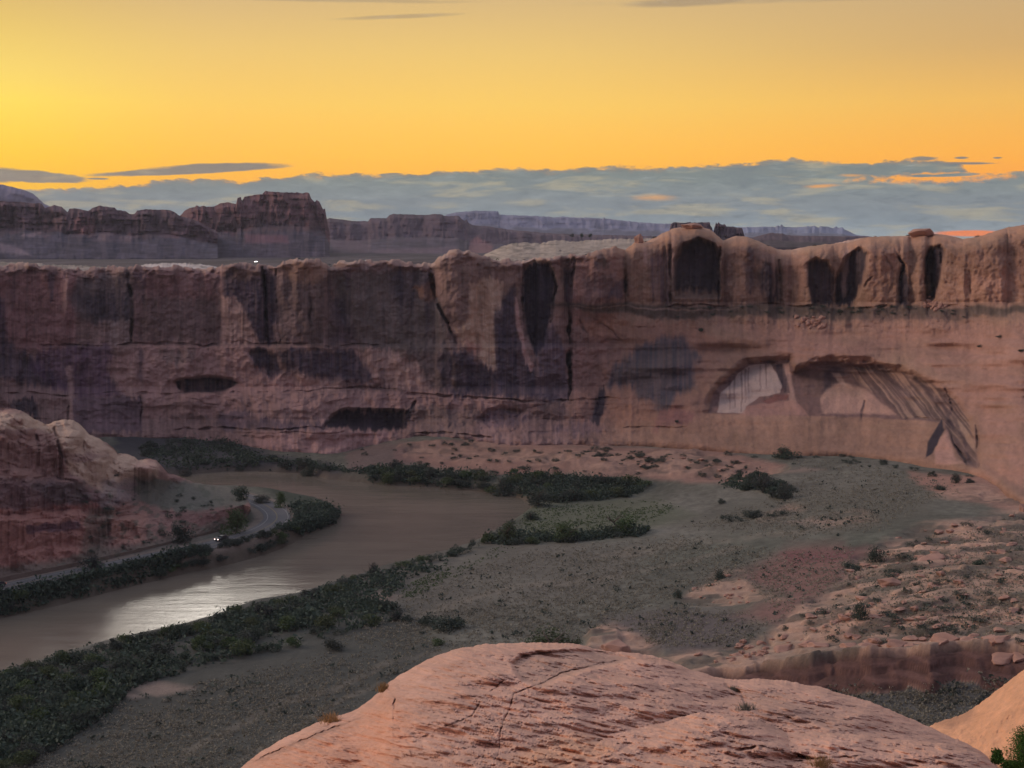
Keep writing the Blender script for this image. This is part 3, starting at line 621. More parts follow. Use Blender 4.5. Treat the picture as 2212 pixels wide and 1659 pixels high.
# terrain grid: denser close to the viewer
vv = np.concatenate([np.linspace(2300, 1720, 40, endpoint=False), np.linspace(1720, 930, 470)])
_, dys, dzs = ray(CX, vv); yrow = (4-CZ)/dzs*dys
ucol = np.linspace(-560, 2800, 1320); ax = (ucol-CX)/F/CP*1.0
X = ax[None, :]*yrow[:, None]*1.0; Y = np.broadcast_to(yrow[:, None], X.shape).copy()
Z, gu, gv, rk, gg, inl, dr = ground(X, Y, True)
# colours of soil, grass, rock
gc = C(79,79,72,1.8)*np.ones(X.shape+(1,))
gc = gc*(1+.42*fbm(X/14, Y/16, 161)[..., None]) ; gc = gc*(1+.35*fbm(X/1.6, Y/2.2, 162, 3)[..., None])
gc = gc*(1+.32*fbm(X/45, Y/50, 160, 3)[..., None]*np.array([1.1, .9, 1.0]))
gx = gu + 26*fbm(X/16, Y/16, 163); gy = gv + 12*fbm(X/12, Y/14, 164)
def gpaint(poly, c, a=.8, f=14):
    global gc
    m = (a*pmask(gx, gy, poly, f))[..., None]; gc = gc*(1-m) + np.asarray(c)*m
gpaint([(-500,1440),(60,1440),(400,1340),(800,1220),(1000,1260),(900,1380),(1200,1430),(1300,1700),(-500,2200)], C(64,65,62,1.5), .85, 30)
gpaint([(800,1230),(1100,1150),(1400,1180),(1300,1290),(1000,1330),(760,1300)], C(88,84,78,1.8), .6, 30)
gpaint([(1120,1085),(1420,1075),(1500,1110),(1380,1150),(1120,1170)], C(78,82,68,1.7), .8, 18)
gpaint([(1450,1130),(1700,1060),(1950,1020),(2080,1060),(2000,1120),(1700,1160)], C(84,82,74,1.8), .7, 24)
gpaint([(1590,1240),(1700,1185),(1830,1175),(1850,1230),(1780,1290),(1690,1350),(1560,1330),(1700,1290)], C(98,72,68,2.0), .85, 22)
gpaint([(1680,1195),(1880,1180),(1860,1200),(1700,1220)], C(88,58,60,2.0), .7, 8)
gpaint([(1300,1330),(1550,1310),(1650,1360),(1500,1430),(1350,1400)], C(78,70,72,1.7), .7, 22)
gpaint([(860,958),(1080,950),(1600,975),(1700,1000),(1600,1040),(1300,1035),(1000,1015),(860,1000)], C(118,88,80,2.0), .75, 8)
gpaint([(740,975),(880,950),(900,1010),(760,1020)], C(88,72,70,2.0), .7, 8)
gpaint([(1950,1020),(2130,1030),(2260,1080),(2260,1110),(2050,1080)], C(122,92,82,2.1), .85, 8)
gpaint([(560,1040),(745,1090),(740,1130),(560,1190),(0,1330),(0,1300),(500,1180),(640,1120)], C(50,58,50,1.5), .8, 10)
gpaint([(640,1108),(680,1112),(660,1124),(635,1122)], C(84,86,62,1.7), .6, 6)
gpaint([(0,1245),(480,1145),(470,1160),(0,1275)], C(84,76,72,1.8), .7, 6)
gpaint([(250,935),(520,950),(600,985),(700,1000),(760,1030),(400,1030),(260,1000)], C(56,56,62,1.5), .85, 8)
for (a, b, w, h_) in ((330,1485,80,12),(830,1290,40,12),(280,1500,30,8),(1690,1100,30,8),(1730,1015,50,7),(1350,1145,40,7),(1750,1130,60,8),(830,1300,30,8)):
    gpaint([(a-w,b),(a,b-h_),(a+w,b),(a,b+h_)], C(118,104,96,1.8), .7, 6)
for ln_ in ([(380,1640),(560,1545),(700,1490),(860,1430),(1000,1400)],[(520,1650),(700,1530),(820,1470)],[(900,1330),(1100,1270),(1400,1230),(1600,1180)],[(1300,1200),(1500,1170),(1750,1150),(1900,1110)]):
    m_ = (.35*lmask(gx, gy, ln_, 5, 8))[..., None]; gc = gc*(1-m_) + C(112,104,94,1.7)*m_
rkn = (rk*(.55+.45*sst(-.35, .25, fbm(X/11, Y/9, 170, 4))))[..., None]
rc = C(138,113,99,1.9)*(1+.22*fbm(X/4, Y/1.3, 171, 3)[..., None])
vegp = sst(-.02, .2, fbm(X/9, Y/6, 172, 4))[..., None]*.75
gc = gc*(1-rkn) + (rc*(1-vegp) + C(72,70,64,1.5)*vegp)*rkn
gm = (gg*(1-sst(1480, 1500, gv)))[..., None]
face = sst(.04, .4, gg)*(1-sst(.93, 1.0, gg))
gc = gc*(1-face[..., None]) + C(74,54,50,2.0)*(1+.55*fbm(X/25, Z/.35, 173, 4)[..., None])*face[..., None]
fl = sst(.97, 1.0, gg)[..., None]; gc = gc*(1-fl) + C(76,76,74,1.6)*(1+.3*fbm(X/2, Y/2, 174)[..., None])*fl
sh = ((1-sst(1.5, 5.0, inl))*.85)[..., None]; gc = gc*(1-sh) + C(86,78,70,1.5)*sh
sd_ = pmask(gu, gv, [(760,1100),(752,1125),(700,1155),(660,1165),(700,1140),(738,1115),(736,1098)], 5)[..., None]*.7; gc = gc*(1-sd_) + C(126,110,102,1.8)*sd_
shd = ((1-sst(6.5, 8.0, dr))*sst(4.0, 4.6, dr))[..., None]*.6; gc = gc*(1-shd) + C(110,98,92,1.7)*shd
M_ground = rock_mat('valley_soil', (1, .8, 1), .5, .35, .5, .5, 2.2)
terrain = mk('ground', np.stack([X, Y, Z], -1).reshape(-1, 3), gridfaces(*X.shape), M_ground, gc)
tag(terrain, kind='structure')
# ------------------------------------------------------------------ river
m, nt, b = newmat('muddy_water')
co = nt.new('ShaderNodeTexCoord').outputs['Object']
b.inputs['Roughness'].default_value = .07; b.inputs['IOR'].default_value = 1.33; b.inputs['Specular IOR Level'].default_value = .5
nl = nt.noise(nt.vmul(co, (.012, .03, 1)), 1.0, 5, .6)
cc = nt.mix(nt.ss(.35, .65, nl), C(118,110,100,1.0), C(134,124,112,1.0)); nt.l.new(cc, b.inputs['Base Color'])
w1 = nt.noise(nt.vmul(co, (.16, .42, 1)), 1.0, 7, .75, .4); w2 = nt.noise(nt.vmul(co, (.05, .16, 1)), 1.0, 3, .5)
hh = nt.m('ADD', nt.m('MULTIPLY', w1, .5), nt.m('MULTIPLY', w2, .9))
bp = nt.new('ShaderNodeBump'); bp.inputs['Strength'].default_value = .55; bp.inputs['Distance'].default_value = .22; nt.l.new(hh, bp.inputs['Height']); nt.l.new(bp.outputs[0], b.inputs['Normal'])
X, Y = np.meshgrid(np.linspace(-330, 90, 43), np.linspace(150, 700, 56))
water = mk('river', np.stack([X, Y, 0*X], -1).reshape(-1, 3), gridfaces(56, 43, flip=True), m)
tag(water, kind='structure')
# ------------------------------------------------------------------ left outcrop
SKY = interp([(-560,850),(-300,860),(-100,878),(0,882),(28,882),(45,887),(62,896),(78,907),(95,915),(105,916),(122,909),(140,906),(158,908),(170,914),(182,926),(192,938),(210,945),(230,956),(244,966),(255,979),(275,980),(290,986),(298,994),(320,990),(338,994),(352,1010),(362,1022),(380,1026),(400,1034),(418,1042),(450,1047),(480,1049),(505,1056),(525,1068),(536,1080),(541,1092)])
HB = interp([(-560,1360),(-160,1285),(0,1252),(110,1230),(200,1211),(300,1188),(400,1163),(470,1144),(510,1130),(530,1114),(541,1100)])
def hill_depth(U, V, T, vs, vb):
    _, dyb, dzb = ray(U, vb+0*U); Db = (5.2-CZ)/dzb*dyb + 2
    Ds = Db + np.interp(U, [-560, 0, 200, 300, 400, 500, 541], [75, 66, 70, 72, 66, 40, 4])
    # stacked beds: steep faces with treads between
    Tn = T + .03*fbm(U/60, V/20, 201)
    p = np.interp(Tn, [0, .03, .08, .16, .20, .36, .41, .44, .62, .66, .84, .9, 1.0], [0, .16, .28, .36, .44, .50, .62, .66, .71, .80, .85, .92, 1.0])
    D1 = Ds + (Db-Ds)*p
    # benchland on the right: flat top at z 9.5, short cliff below it
    _, dy, dz = ray(U, V); Df = (9.6-CZ)/dz*dy
    rimv = np.interp(U, [300, 380, 450, 500, 525, 541], [1128, 1112, 1108, 1098, 1090, 1095])
    cl = sst(0, 1, (V-rimv)/np.maximum(vb-rimv, 3)); Dc0 = np.where(V < rimv, Df, 0)
    _, dyr, dzr = ray(U, rimv); Dr = (9.6-CZ)/dzr*dyr
    D2 = np.where(V < rimv, Df, Dr + (np.minimum(Db, Dr)-Dr)*np.clip((V-rimv)/np.maximum(vb-rimv, 3), 0, 1))
    w = sst(265, 335, U - (V-1100)*.35)*sst(1008, 1066, V)
    D = D1*(1-w) + D2*w
    D = D - 5*fbm(U/34, V/30, 202, 4)*(1-.75*w) + 1.0*fbm(U/7, V/7, 203, 4) + 2.4*np.abs(fbm(U/16, V/60, 204, 3))*(1-.8*w)*sst(.2, .3, T)
    for (x, y, r, dp) in ((140, 935, 42, 6), (20, 910, 60, 6), (220, 965, 40, 5), (318, 1005, 28, 5), (275, 1000, 30, 4), (180, 985, 60, 4)):
        D = D - dp*np.sqrt(np.clip(1-((U-x)**2+(V-y)**2)/r**2, 0, 1))
    for ln, w_, dp in (([(75,935),(82,990)],5,6),([(118,925),(135,985),(148,1005)],7,8),([(232,1110),(240,1180)],6,7),([(98,925),(110,935)],8,5),([(0,1037),(110,1032),(190,1040)],4,5),([(0,1112),(60,1106),(150,1098)],4,5),([(280,1100),(360,1075)],3,3),([(300,1120),(330,1112),(372,1108)],4,4),([(60,1142),(170,1134)],12,4)):
        D = D + .8*dp*lmask(U + 6*fbm(U/14, V/16, 205), V + 5*fbm(U/20, V/12, 206), ln, w_*.5, 5)*(.3+.7*sst(-.3, .3, fbm(U/22, V/22, 207)))
    q = (V-880)/25 + 1.3*fbm(U/70, V/60, 221, 3); fq = q-np.floor(q); b1 = np.sqrt(np.clip(1-(2*fq-1)**2, 0, 1))
    q2 = U/52 + np.floor(q)*.37 + 1.2*fbm(U/60, V/30, 222, 2); f2 = q2-np.floor(q2); b2 = np.sqrt(np.clip(1-(2*f2-1)**2, 0, 1))
    D = D - 2.8*np.minimum(b1, .45+.55*b2)*(.5+.5*sst(-.3, .3, fbm(U/40, V/30, 223, 3)))*(1-w)*sst(0, .1, T)*(1-sst(.8, .95, T)) + .45*(1-np.minimum(b1*1.6, 1))*(1-w)
    D = .2*D + .8*np.minimum.accumulate(D, axis=0)
    D = np.where(T > .985, Db-1.0, D)
    return D
def hill_col(U, V, T):
    ux = U + 10*fbm(U/22, V/22, 211); vx = V + 8*fbm(U/16, V/16, 212)
    c = C(98,76,72,2.6)*np.ones(U.shape+(1,))
    c = c*(1+.22*fbm(U/50, V/7, 213)[..., None])
    def pp(poly, cc, a, f=6):
        nonlocal c
        m_ = (a*pmask(ux, vx, poly, f))[..., None]; c = c*(1-m_) + cc*m_
    pp([(-500,860),(110,900),(170,905),(250,975),(300,985),(345,1005),(340,1035),(260,1050),(240,1075),(150,1020),(130,980),(90,930),(40,925),(-500,930)], C(140,119,106,2.1), .9, 5)
    pp([(130,945),(230,962),(240,990),(160,1000),(130,975)], C(128,106,96,2.1), .6, 6)
    pp([(130,975),(235,985),(180,1000),(140,990)], C(92,70,68,2.3), .7, 4); pp([(285,1000),(330,995),(345,1015),(300,1022)], C(140,112,104,2.2), .7)
    pp([(25,905),(50,903),(55,915),(30,918)], C(92,64,58,2.4), .8, 3)
    pp([(-500,935),(60,940),(120,930),(150,1010),(60,1032),(-500,1035)], C(96,72,68,2.5), .8)
    pp([(-500,1035),(120,1035),(215,1060),(225,1100),(130,1100),(-500,1112)], C(74,56,58,2.5), .8); pp([(60,1045),(180,1040),(200,1085),(120,1095)], C(58,52,54,2.4), .6, 8)
    pp([(-500,1112),(60,1100),(220,1085),(225,1130),(180,1215),(-500,1260)], C(112,78,72,2.5), .75)
    pp([(60,1134),(175,1125),(170,1145),(60,1150)], C(70,52,60,2.4), .8, 4)
    pp([(220,1040),(330,1030),(300,1080),(215,1100)], C(86,78,80,2.3), .7, 8)
    pp([(190,1100),(240,1095),(235,1200),(170,1210)], C(74,68,62,2.3), .6, 8); pp([(240,1120),(320,1110),(310,1170),(245,1185)], C(116,86,78,2.4), .7, 8)
    pp([(290,1035),(500,1045),(545,1085),(500,1098),(440,1106),(370,1104),(300,1085)], C(84,84,78,1.8), .95, 6)
    pp([(370,1105),(540,1092),(530,1120),(400,1150)], C(84,62,60,2.4), .7, 5)
    pp([(-500,1225),(0,1225),(200,1195),(400,1150),(540,1105),(541,1200),(0,1280)], C(82,76,70,2.0), .8, 8)
    k = sst(.1, .4, fbm(U/14, V/9, 216, 4))*sst(1020, 1060, V)*sst(120, 260, U)*.6
    c = c*(1-k[..., None]) + C(60,64,56,2.0)*k[..., None]
    for ln, w_ in (([(118,925),(135,985),(148,1005)],4),([(75,935),(82,985)],3),([(232,1110),(240,1180)],4),([(0,1037),(110,1032),(190,1040)],2),([(0,1112),(60,1106),(150,1098)],2),([(300,1120),(330,1112),(372,1108)],3)):
        m_ = (.6*lmask(U + 6*fbm(U/14, V/16, 205), V + 5*fbm(U/20, V/12, 206), ln, w_*.5, 4)*(.3+.7*sst(-.3, .3, fbm(U/22, V/22, 207))))[..., None]; c = c*(1-m_) + C(48,36,42,2.2)*m_
    return c
M_hill = rock_mat('outcrop_sandstone', (1, .7, 1.6), .35, .3, .6, 1.2, 1.8)
hill = relief('outcrop', -560, 541, 620, 240, SKY, HB, hill_depth, hill_col, M_hill, back=((6, -1.5), (20, -6), (45, -24), (60, -50)), skirt=-7, roughpx=1.0)
tag(hill, kind='structure')
def on_hill(u, v):
    Uq = np.array([[float(u)]]); vs = SKY(Uq); vb = HB(Uq); Vq = np.array([[float(v)]])
    d = hill_depth(Uq, Vq, (Vq-vs)/(vb-vs), vs, vb)[0, 0]; x, y, z = at_depth(u, v, d); return float(x), float(y), float(z)
# ------------------------------------------------------------------ road
def ribbon(path, off, w, z, name, mat, t0=0, t1=1, th=.0):
    p = path[int(t0*len(path)):int(t1*len(path))]; d = np.gradient(p, axis=0); n = np.stack([-d[:, 1], d[:, 0]], -1); n /= np.linalg.norm(n, axis=1)[:, None]
    a = p + n*(off-w/2); b2 = p + n*(off+w/2); k = len(p)
    v = np.zeros((k, 2, 3)); v[:, 0, :2] = a; v[:, 1, :2] = b2; v[:, :, 2] = z
    return mk(name, v.reshape(-1, 3), gridfaces(k, 2), mat)
M_asph = plain('worn_asphalt', (.15, .15, .16), .85); M_paint = plain('road_paint', (.34, .33, .31), .7)
road = ribbon(ROADP, 0, 8.6, ROADZ, 'road', M_asph); tag(road, kind='structure')
rp = [ribbon(ROADP, o_, .2, ROADZ+.03, 'road_marking', M_paint, .02, .98) for o_ in (-3.6, 3.0)]
m_y = plain('yellow_line_paint', (.3, .24, .12), .7); rp.append(ribbon(ROADP, 0, .22, ROADZ+.03, 'road_marking', m_y, .02, .98))
for o_ in rp: o_.parent = road
# guardrail on the river side
M_rail = plain('galvanised_rail', (.42, .41, .40), .5, .3); M_post = plain('rail_post', (.2, .16, .12), .8)
gr = empty('guardrail', (0, 0, 0)); tag(gr, 'low pale guardrail along the river side of the road below the outcrop', 'guardrail')
dR = np.gradient(ROADP, axis=0); nR = np.stack([-dR[:, 1], dR[:, 0]], -1); nR /= np.linalg.norm(nR, axis=1)[:, None]
sgn = -1 if (ROADP[30] + nR[30]*5)[1] > ROADP[30][1] else 1
gp = ROADP[:92] + nR[:92]*sgn*4.9
rail = np.zeros((len(gp), 4, 3)); 
for i, (dz, off) in enumerate(((.45, 0), (.55, .06), (.68, .06), (.78, 0))):
    rail[:, i, :2] = gp + nR[:92]*sgn*(-off); rail[:, i, 2] = ROADZ+dz
mk('rail', rail.reshape(-1, 3), gridfaces(len(gp), 4), M_rail, parent=gr)
for i in range(0, 92, 2):
    o = MB().box((0, 0, 0), (.18, .18, .9)).build('post', M_post, gr); o.location = (gp[i][0]+nR[i][0]*sgn*.12, gp[i][1]+nR[i][1]*sgn*.12, ROADZ+.28)
def hit(u, v):
    z = 6.0
    for _ in range(7):
        x, y, _z = at_z(u, v, z); z = .5*z + .5*float(ground(np.array([float(x)]), np.array([float(y)]))[0])
    x, y, _z = at_z(u, v, z)
    return float(x), float(y), float(ground(np.array([float(x)]), np.array([float(y)]))[0])
x, y, z = hit(618, 1105)
mp = MB().box((0, 0, .6), (.12, .1, 1.2)).box((0, -.06, 1.05), (.3, .03, .35)).build('marker_post', plain('white_marker', (.7, .7, .68), .5)); mp.location = (x, y, z)
tag(mp, 'small white marker post on the outer side of the road bend', 'marker post')
# ------------------------------------------------------------------ cars
M_body = plain('dark_car_paint', (.05, .055, .065), .3, .4); M_body2 = plain('grey_car_paint', (.12, .12, .13), .35, .4)
M_glass = plain('car_glass', (.02, .022, .025), .08); M_tyre = plain('tyre_rubber', (.02, .02, .02), .9); M_rim = plain('wheel_rim', (.35, .35, .36), .4, .6)
M_head = plain('headlight_lit', (.9, .9, .85), .3, 0, (1, .74, .66), 7); M_tail = plain('taillight_lit', (.5, .05, .04), .3, 0, (1, .36, .22), 6)
M_headfar = plain('far_headlight_lit', (.9, .9, .85), .3, 0, (1, .9, .8), 420)
def make_car(mat, headm, sc=1):
    root = empty('car', (0, 0, 0))
    # body lofted from a side profile, front towards +x
    prof = [(-2.2,.45),(-2.25,.75),(-2.15,1.0),(-1.75,1.05),(-1.35,1.45),(-.6,1.52),(.3,1.48),(1.0,1.05),(1.95,.92),(2.22,.7),(2.25,.42),(1.9,.3),(-1.9,.3)]
    v = []; f = []; n = len(prof)
    for yy_, k in ((-.86, .94), (-.9, 1), (.9, 1), (.86, .94)):
        for (px, pz) in prof:
            nar = .82 if pz > 1.1 else 1
            v.append((px*(1 if k == 1 else .97), yy_*nar, .3+(pz-.3)*(1 if k == 1 else .97)))
    for r in range(3):
        for i in range(n): f.append([r*n+i, r*n+(i+1) % n, (r+1)*n+(i+1) % n, (r+1)*n+i])
    me = bpy.data.meshes.new('body'); me.from_pydata(v, [], f + [list(range(n))[::-1], list(range(3*n, 4*n))]); me.materials.append(mat); me.update()
    o = bpy.data.objects.new('body', me); COL.objects.link(o); o.parent = root
    MB().box((-.15, 0, 1.27), (1.9, 1.60, .30), .78).build('windows', M_glass, root)
    for sx in (-1.35, 1.4):
        for sy in (-.84, .84):
            w = MB().tube([(sx, sy-.1, .33), (sx, sy+.1, .33)], [.33, .33], 16).build('wheel', M_tyre, root)
            MB().tube([(sx, sy-.11, .33), (sx, sy+.11, .33)], [.2, .2], 12).build('rim', M_rim, w)
    for sy in (-.62, .62):
        MB().tube([(2.16, sy, .72), (2.29, sy, .70)], [.11, .1], 10).build('headlight', headm, root)
        MB().box((-2.24, sy, .85), (.08, .42, .16)).build('taillight', M_tail, root)
    return root
def copy_tree(o, parent=None):
    c_ = o.copy(); COL.objects.link(c_); c_.parent = parent
    for ch in list(o.children): copy_tree(ch, c_)
    return c_
def on_road(u, side):
    t = np.array(proj(ROADP[:, 0], ROADP[:, 1], ROADZ)).T; i = int(np.argmin(np.abs(t[:100, 0]-u))); d = dR[i]/np.linalg.norm(dR[i])
    p = ROADP[i] + nR[i]*side; return (p[0], p[1], ROADZ+.01), math.atan2(d[1], d[0])
carA = make_car(M_body, M_head); p, a = on_road(486, 1.9); carA.location = p; carA.rotation_euler = (0, 0, a+math.pi)
tag(carA, 'dark car with lit lights driving just before the road bend', 'car', 'cars on the river road')
carB = copy_tree(carA); p, a = on_road(4, 1.9); carB.location = p; carB.rotation_euler = (0, 0, a+math.pi)
tag(carB, 'dark car with lit lights on the road at the left edge of the photo', 'car', 'cars on the river road')
far = make_car(M_body2, M_headfar)
for k, (u, v, lab) in enumerate(((553, 566.5, 'distant car with headlights on beyond the rim, below the large butte'), (790, 563, 'left one of two distant cars with headlights on beyond the rim'), (800, 563, 'right one of two distant cars with headlights on beyond the rim'))):
    o = far if k == 0 else copy_tree(far)
    D_ = 1500.0; 
    x, y, z = at_depth(u, v, D_); zz = float(plain_z(np.array([y]), np.array([x]))[0]); o.location = (float(x), float(y), max(zz, float(z)-.7)); o.rotation_euler = (0, 0, -math.pi/2+.1)
    tag(o, lab, 'car', 'distant cars on the highway')
# raised highway embankment carrying the distant cars
px = np.linspace(-620, 500, 80); eb = np.zeros((80, 4, 3))
for i, (dy, hz) in enumerate(((-14, -8), (-6, 0), (6, 0), (14, -8))):
    eb[:, i, 0] = px; eb[:, i, 1] = 1502+dy
    za = np.interp(px, [-620, float(at_depth(553, 566.5, 1500)[0]), float(at_depth(795, 563, 1500)[0]), 500], [70, float(at_depth(553, 566.5, 1500)[2])-.75, float(at_depth(790, 563, 1500)[2])-.75, 72]); eb[:, i, 2] = za+hz
hw = mk('highway', eb.reshape(-1, 3), gridfaces(80, 4, flip=True), plain('highway_fill', (.13, .11, .11), .9)); tag(hw, kind='structure')
# ------------------------------------------------------------------ foreground slickrock domes
M_dome = rock_mat('pink_slickrock', (1, .45, 1.2), .55, .22, .8, .5, 3.2, (1, .35, 1.3), rot=-.5)
DS = sinterp([(380,1760),(450,1700),(520,1659),(560,1626),(620,1590),(680,1562),(740,1541),(775,1530),(800,1510),(822,1495),(832,1478),(845,1468),(880,1448),(930,1421),(985,1401),(1050,1391),(1150,1388),(1240,1390),(1290,1402),(1330,1408),(1400,1415),(1440,1424),(1500,1448),(1545,1462),(1580,1468),(1640,1467),(1690,1471),(1780,1485),(1870,1512),(1950,1545),(2030,1581),(2090,1606),(2130,1632),(2165,1665),(2200,1720),(2240,1800)], 9)
L2 = sinterp([(700,2300),(950,1740),(1060,1659),(1130,1622),(1190,1592),(1260,1575),(1320,1566),(1400,1562),(1440,1556),(1480,1545),(1520,1540),(1570,1543),(1640,1556),(1690,1580),(1740,1610),(1790,1660),(1850,1800)], 16)
L3 = sinterp([(1500,1760),(1600,1660),(1650,1600),(1690,1583),(1780,1580),(1900,1595),(2000,1602),(2080,1615),(2120,1632),(2160,1660),(2230,1780)], 16)
nu, nv = 1500, 330
u = np.linspace(380, 2240, nu); vs = DS(u); vro = 2.4*fbm(u/10, u*0, 301, 4) + 2.0*fbm(u/50, u*0, 302, 2)
vbm = np.full(nu, 1900.0); vbm = np.maximum(vbm, vs+60)
t = np.linspace(0, 1, nv)[:, None]**1.35; U = np.broadcast_to(u, (nv, nu)).copy(); V = vs + (vbm-vs)*t
dv = V - vs
Ds = 68 - 6*((u-1300)/900)**2
D = Ds - 1.28*np.sqrt(dv) - .012*dv
# inner lobes stand nearer and higher
def lobe(Lf, D0, k):
    l = Lf(U + 8*fbm(U/40, V/40, 304)) + 4*fbm(U/30, V/24, 303); q = np.maximum(V-l, 0); return np.where(V > l, D0 - k*np.sqrt(q) - .012*q, 1e9), q, l
A1, q1, l1 = lobe(L2, 52.2, .75); A2, q2, l2 = lobe(L3, 52.8, .75)
on1 = sst(0, 3, V-l1); on2 = sst(0, 3, V-l2)
D = np.minimum(D, np.where(V > l1, A1, D)); D = np.minimum(D, np.where(V > l2, A2, D))
# hollow with a crisp upper lip, joints, ledges
HOL = [(1106,1432),(1125,1415),(1160,1408),(1225,1404),(1300,1408),(1370,1422),(1330,1434),(1270,1446),(1220,1463),(1170,1482),(1130,1470),(1112,1450)]
D = D + 1.1*pmask(U, V, HOL, 5)
def dcrack(line, w, dep, f=2.5):
    global D, dstain
    m_ = lmask(U+3*fbm(U/12, V/9, 311)+6*fbm(U/50,V/40,313), V+3*fbm(U/12, V/9, 312), line, w*.35, f*.8)*(.2+.8*sst(-.4, .3, fbm(U/30, V/20, 314, 3))); D = D + m_*dep*.7; dstain = np.maximum(dstain, m_)
dstain = np.zeros(U.shape)
dcrack([(1110,1500),(1100,1530),(1085,1560),(1080,1600),(1078,1632),(1070,1640)], 2.0, .8, 2)
dcrack([(1112,1498),(1160,1480),(1210,1455),(1300,1432),(1370,1423),(1440,1425)], 2, .5)
dcrack([(832,1480),(856,1505),(855,1540),(850,1560)], 3, .7); dcrack([(530,1657),(600,1620),(700,1580),(760,1560),(800,1535)], 2.5, .7)
dcrack([(1110,1434),(1130,1416),(1230,1405),(1330,1410)], 2.5, .7); dcrack([(1565,1478),(1600,1500),(1615,1535)], 6, 1.2, 6)
dcrack([(960,1568),(985,1572),(1000,1578)], 2, .4); dcrack([(1040,1445),(1090,1470),(1050,1500),(1020,1545),(960,1570),(900,1600)], 1.6, .25)
dcrack([(1290,1640),(1330,1630)], 2.5, .5); dcrack([(1570,1625),(1640,1612),(1700,1625),(1760,1640)], 5, .9, 5); dcrack([(1620,1640),(1680,1628)], 3, .5); dcrack([(1680,1650),(1740,1642),(1800,1636),(1860,1632)], 2, .4)
dcrack([(1500,1600),(1560,1590),(1620,1600),(1680,1618)], 2, .3); dcrack([(1200,1655),(1260,1640),(1320,1622)], 2, .3); dcrack([(1450,1552),(1500,1548),(1530,1556)], 2, .4)
# diagonal weathering ripples and pits
Ur = U*.83 + V*1.6; Vr_ = -U*.42 + V*2.6
D = D + .9*fbm(U/120, V/26, 320, 3) + .06*fbm((U+V)/9, (V*2.4-U*.5)/2.6, 324, 3) + .5*fbm((U+V*1.2)/60, (V*2.2-U*.55)/16, 321, 4) + .15*fbm((U+V)/22, (V*2.4-U*.5)/7, 322, 4) + .16*np.abs(fbm((U+V)/16, (V*2.5-U*.4)/4.5, 323, 3))
D = np.where(dv < 8, D + 0, D)
X, Y, Z = at_depth(U, V + vro*np.exp(-dv/6.0), D); DOMEV, DOMED = V.copy(), D.copy(); DNU = nu
dc = C(184,146,130,1.4)*np.ones(U.shape+(1,))
dc = dc*(1+.12*fbm(U/140, V/40, 331)[..., None]); dc = dc*(1+.14*fbm((U+V)/30, (V*2.4-U*.5)/6, 332, 4)[..., None])
def dp(poly, c, a, f=20):
    global dc
    m_ = (a*pmask(U+15*fbm(U/40, V/20, 335), V+8*fbm(U/30, V/16, 336), poly, f))[..., None]; dc = dc*(1-m_) + c*m_
dp([(480,1700),(560,1640),(760,1560),(840,1500),(900,1560),(860,1660),(700,1760)], C(204,150,124,1.25), .6, 30)  # warm light on the left-facing flanks, painted into the rock colour
dp([(900,1760),(1060,1665),(1180,1600),(1260,1580),(1320,1620),(1200,1700)], C(208,158,126,1.25), .6, 20)
dp(HOL, C(170,140,126,1.2), .6, 4)
dp([(1500,1470),(1700,1500),(1900,1560),(1850,1590),(1650,1560),(1560,1530)], C(164,134,122,1.2), .5, 20)
dp([(540,1650),(700,1575),(790,1545),(740,1570),(620,1620)], C(156,122,108,1.15), .6, 5)
m_ = (dstain*.5)[..., None]; dc = dc*(1-m_) + C(96,62,54,1.0)*m_
lt_ = sst(.25, .5, fbm((U+V)/26, (V*2.4-U*.5)/5, 337, 4))[..., None]*.35; dc = dc*(1-lt_) + C(214,178,158,1.2)*lt_
bk = []
for dd, dz in ((60, -95), (26, -45), (12, -16), (6, -5.5), (3, -1.9), (1.2, -.5)):
    bk.append(np.stack([X[0]*(Y[0]+dd)/Y[0], Y[0]+dd, Z[0]+dz], -1))
near = []
for dd, dz in ((4, -.3), (10, -1.5), (18, -4)): near.append(np.stack([X[-1]*(Y[-1]-dd)/Y[-1], Y[-1]-dd, Z[-1]+dz], -1))
P = np.concatenate([np.array(bk), np.stack([X, Y, Z], -1), np.array(near)], 0)
Cc = np.concatenate([np.repeat(dc[:1], 6, 0), dc, np.repeat(dc[-1:], 3, 0)], 0)
dome = mk('slickrock_dome', P.reshape(-1, 3), gridfaces(P.shape[0], nu, flip=True), M_dome, Cc); tag(dome, kind='structure')
# second, more orange dome at the right
S2 = sinterp([(1980,1590),(2020,1560),(2060,1550),(2090,1538),(2110,1524),(2140,1502),(2170,1478),(2200,1455),(2240,1425),(2400,1330),(2700,1260)], 10)
def d2(U, V, T, vs, vb): 
    q = np.maximum(V-vs, 0); D = 92 - 1.5*np.sqrt(q) - .02*q
    return D + .6*fbm((U-V*.9)/40, (V+U)/26, 341, 4) + .35*np.abs(fbm((U-V)/30, (V*.6+U)/10, 342, 4)) + .15*fbm(U/8, V/6, 343, 3)
def c2f(U, V, T):
    c = C(212,160,126,1.15)*np.ones(U.shape+(1,)); c = c*(1+.16*fbm((U-V)/30, (V+U)/12, 345, 4)[..., None])
    k = (.5*pmask(U, V, [(2000,1560),(2100,1525),(2110,1545),(2060,1575)], 8))[..., None]; return c*(1-k) + C(160,122,104,1.0)*k
o = relief('slickrock_dome', 1980, 2700, 520, 200, S2, lambda u: np.full_like(u, 1900.), d2, c2f, M_dome, back=((1.5, -.6), (4, -2.6), (9, -9), (20, -30), (40, -70)), skirt=-2, roughpx=1.4, tp=1.2)
tag(o, kind='structure')
def on_dome(u, v, D_): x, y, z = at_depth(u, v, D_); return float(x), float(y), float(z)
